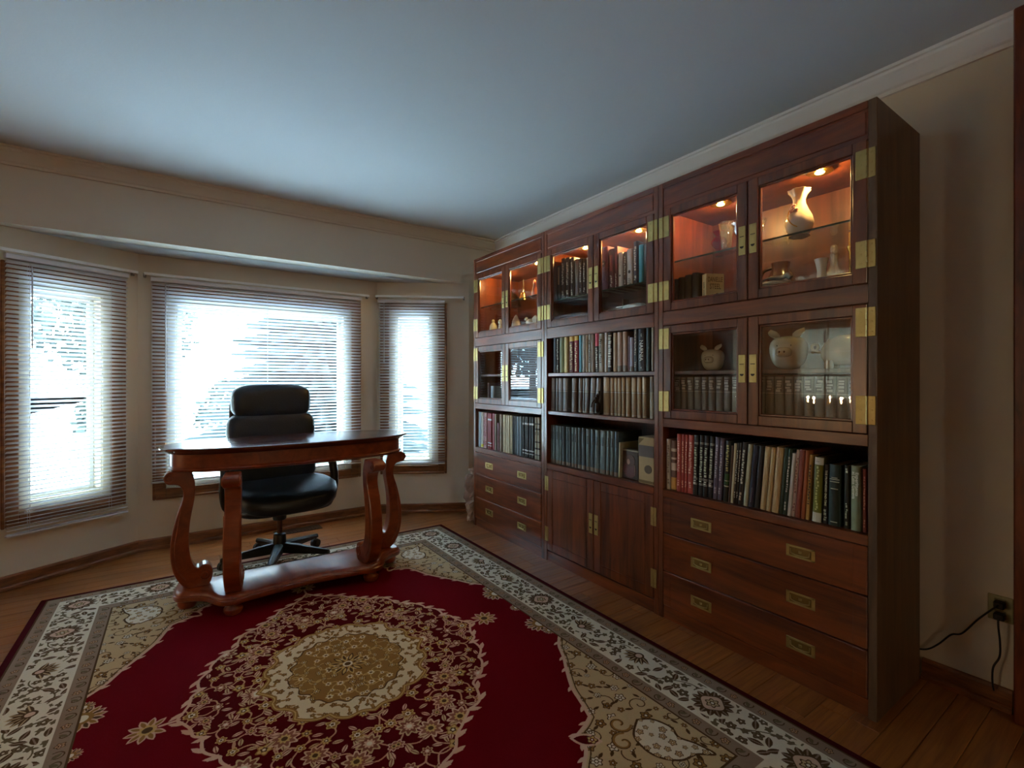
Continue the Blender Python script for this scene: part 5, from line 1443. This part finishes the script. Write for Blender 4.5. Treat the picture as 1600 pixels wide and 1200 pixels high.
def shrub(loc, rx, h, lab, seed):
    t = thing('shrub', lab, 'shrub', loc, 0, 'low shrubs behind the drive'); rr = random.Random(seed); m_ = MB()
    for k in range(420):
        u, v = rr.random()*6.283, math.acos(rr.uniform(0, 1)); q = rr.uniform(.5, 1)**.5
        p = Vector((rx*q*math.sin(v)*math.cos(u), rx*.7*q*math.sin(v)*math.sin(u), h*q*math.cos(v)+.05)); s = rr.uniform(.08, .16)
        d1 = Vector((rr.uniform(-1, 1), rr.uniform(-1, 1), rr.uniform(-1, 1))).normalized(); d2 = d1.orthogonal(); m_.add([p-d1*s, p+d2*s*.6, p+d1*s, p-d2*s*.6], [(0, 1, 2, 3)])
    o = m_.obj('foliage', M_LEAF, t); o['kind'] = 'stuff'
    m_ = MB(); m_.lathe([(.05, 0), (.03, h*.6)], 8); m_.obj('stem', M_BARK, t)
shrub((-1.4, 17.6, -.45), 1.1, 1.35, 'low green shrub behind the drive, left of the chair back in the middle window', 5)
shrub((1.4, 17.6, -.45), 1.1, 1.5, 'rounded green shrub behind the drive, beside the spruce', 6)
# neighbour's house seen through the narrow window
H = thing('house', 'pale blue neighbouring house with a grey roof seen through the narrow window', 'house', (8.0, 16.5, -.45), R(-22))
m_ = MB(); m_.box(-3.2, 3.2, 0, 5, 0, 3.6); m_.obj('wall', pm('blue_siding', '#8fa6bd', .8), H)
for k in range(20):
    m_ = MB(); z = .1+k*.17; m_.box(-3.22, 3.22, -.03, .01, z, z+.15, .006); m_.obj('siding_board', MATS['blue_siding'], H)
m_ = MB(); m_.prism([(-3.7, 3.5), (0, 5.4), (3.7, 3.5)], lambda a, b, s: (a, s, b), -.4, 5.4); m_.obj('roof', pm('grey_shingles', '#5d6468', .9), H)
for x in (-1.6, 1.4):
    m_ = MB(); m_.box(x-.6, x+.6, -.06, .0, 1.0, 2.4, .01); f_ = m_.obj('window', M_TRIM, H)
    m_ = MB(); m_.box(x-.5, x+.5, -.07, -.055, 1.1, 2.3); m_.obj('pane', M_WGLASS, f_)

# ================================================================== DINING ROOM BEYOND THE LEFT OPENING (seen only as reflections) WITH ITS CHANDELIER, AND AN ADDED HALL FILL LIGHT
fl2 = MB(); fl2.box(-5.4, -1.7, -1.0, 5.0, -.12, -.002); struct(fl2.obj('floor', M_PLANK))
c = MB(); c.box(-5.4, -1.7, -1.0, 5.0, CEIL, CEIL+.1); struct(c.obj('ceiling', M_CEIL))
w = MB(); w.box(-5.4, -5.2, -1.0, 2.4, -.02, CEIL); w.box(-5.4, -5.2, 4.0, 5.0, -.02, CEIL); w.box(-5.4, -5.2, 2.4, 4.0, -.02, .75); w.box(-5.4, -5.2, 2.4, 4.0, 1.95, CEIL); struct(w.obj('wall_far_left', M_WALL))
w = MB(); w.box(-5.4, -1.6, 4.8, 5.0, -.02, CEIL); struct(w.obj('wall_dining_back', M_WALL))
w = MB(); w.box(-5.4, -1.6, -1.2, -1.0, -.02, CEIL); struct(w.obj('wall_dining_front', M_WALL))
w = MB(); w.box(-1.74, -1.6, 3.5, 5.0, -.02, CEIL+.1); struct(w.obj('wall_dining_side', M_WALL))
win = bpy.data.objects.new('window_4', None); win.location = (-5.2, 3.2, 0); put(win); struct(win)
m_ = MB()
for y0, y1, z0, z1 in ((-.86, -.78, .69, 2.01), (.78, .86, .69, 2.01), (-.78, .78, .69, .77), (-.78, .78, 1.93, 2.01)): m_.box(-.02, .03, y0, y1, z0, z1, .004)
m_.obj('casing', M_TRIM, win)
m_ = MB()
for y in (-.4, 0, .4): m_.box(-.10, -.07, y-.012, y+.012, .77, 1.93)
for z in (1.15, 1.54): m_.box(-.10, -.07, -.78, .78, z-.012, z+.012)
m_.obj('muntins', M_TRIM, win)
m_ = MB(); m_.box(-.088, -.084, -.78, .78, .77, 1.93); m_.obj('pane', M_WGLASS, win)
ms = bpy.data.materials.new('daylight_dimming_sheet'); ms.use_nodes = True; nt_ = ms.node_tree; nt_.nodes.clear()
o_ = nt_.nodes.new('ShaderNodeOutputMaterial'); a_ = nt_.nodes.new('ShaderNodeBsdfTranslucent'); d_ = nt_.nodes.new('ShaderNodeBsdfDiffuse'); x_ = nt_.nodes.new('ShaderNodeMixShader')
a_.inputs[0].default_value = (.60, .54, .44, 1); d_.inputs[0].default_value = (.5, .46, .4, 1); nt_.links.new(a_.outputs[0], x_.inputs[1]); nt_.links.new(d_.outputs[0], x_.inputs[2]); nt_.links.new(x_.outputs[0], o_.inputs[0])
m_ = MB(); m_.box(-.125, -.122, -.80, .80, .75, 1.95); m_.obj('shade', ms, win)  # sheet added outside the pane to dim the daylight
g = MB(); g.box(-60, -5.4, -30, 60, -.6, -.45); struct(g.obj('ground', MATS['bounce_white_ground']))

fl3 = MB(); fl3.box(-3.0, 3.4, -6.6, -1.7, -.12, -.002); struct(fl3.obj('floor', M_PLANK))
c = MB(); c.box(-3.0, 3.4, -6.6, -1.7, CEIL, CEIL+.1); struct(c.obj('ceiling', M_CEIL))
w = MB(); w.box(-3.0, 3.4, -6.8, -6.6, -.02, CEIL); struct(w.obj('wall_hall_end', M_WALL))
w = MB(); w.box(-3.2, -3.0, -6.8, -1.1, -.02, CEIL); w.box(-3.2, -1.6, -1.8, -1.6, -.02, CEIL); struct(w.obj('wall_hall_left', M_WALL))
w = MB(); w.box(3.4, 3.6, -6.8, -1.6, -.02, CEIL); w.box(2.2, 3.6, -1.8, -1.6, -.02, CEIL); struct(w.obj('wall_hall_right', M_WALL))
ch = thing('chandelier', 'brass candle chandelier hanging in the adjoining dining room', 'chandelier', (-3.4, 2.80, -.36))
m_ = MB(); m_.tube([(0, 0, 1.25), (0, 0, CEIL+.36)], .006, 8); m_.obj('chain', M_GOLD, ch)
m_ = MB(); m_.lathe([(.0, .92), (.02, .93), (.035, .97), (.015, 1.02), (.03, 1.08), (.012, 1.15), (.012, 1.26), (0, 1.27)], 16); m_.obj('stem', M_GOLD, ch, smooth=50)
M_FLAME = emis('candle_bulb_glow', (1, .66, .28), 60)
for k in range(5):
    a = 2*math.pi*k/5+.3; ca, sa = math.cos(a), math.sin(a)
    m_ = MB(); m_.tube(spline([(.02*ca, .02*sa, 1.0), (.12*ca, .12*sa, .93), (.22*ca, .22*sa, .97), (.25*ca, .25*sa, 1.03)], 5), .007, 8); m_.lathe([(.022, 1.03), (.03, 1.04), (.012, 1.045)], 12, (.25*ca, .25*sa, 0)); arm = m_.obj('arm', M_GOLD, ch, smooth=60)
    m_ = MB(); m_.lathe([(.011, 1.045), (.011, 1.13)], 10, (.25*ca, .25*sa, 0)); m_.obj('candle_sleeve', M_PORC, arm)
    m_ = MB(); m_.sq((.25*ca, .25*sa, 1.155), (.011, .011, .026), 1, 1, 8, 10); m_.obj('bulb', M_FLAME, arm)
    l_ = bpy.data.lights.new('candle_bulb_light', 'POINT'); l_.energy = CHAND_W/5; l_.color = (1, .62, .30); l_.shadow_soft_size = .016
    lo_ = bpy.data.objects.new('candle_bulb_light', l_); lo_.location = (.25*ca, .25*sa, 1.20); put(lo_, ch)
def bulb_light(name, loc, w_, col, rad):
    l = bpy.data.lights.new(name, 'POINT'); l.energy = w_; l.color = col; l.shadow_soft_size = rad
    o = bpy.data.objects.new(name, l); o.location = loc; return put(o)
hl = thing('hall_fill_light', 'round frosted fill light added unseen in the hall behind the viewer', 'lamp', (.3, -4.6, CEIL))
m_ = MB(); m_.lathe([(.15, -.015), (.16, -.01), (.16, 0)], 28); m_.obj('rim', M_GOLD, hl, smooth=50)
m_ = MB(); m_.lathe([(0, -.085), (.07, -.08), (.12, -.055), (.145, -.015)], 28); m_.obj('shade', emis('frosted_shade', (1, .80, .58), 3.0), hl, smooth=60)
bulb_light('hall_fill_bulb', (.3, -4.6, CEIL-.30), HALL_FILL_W, (1, .80, .50), .12)  # fill lamp added to warm and brighten the window wall
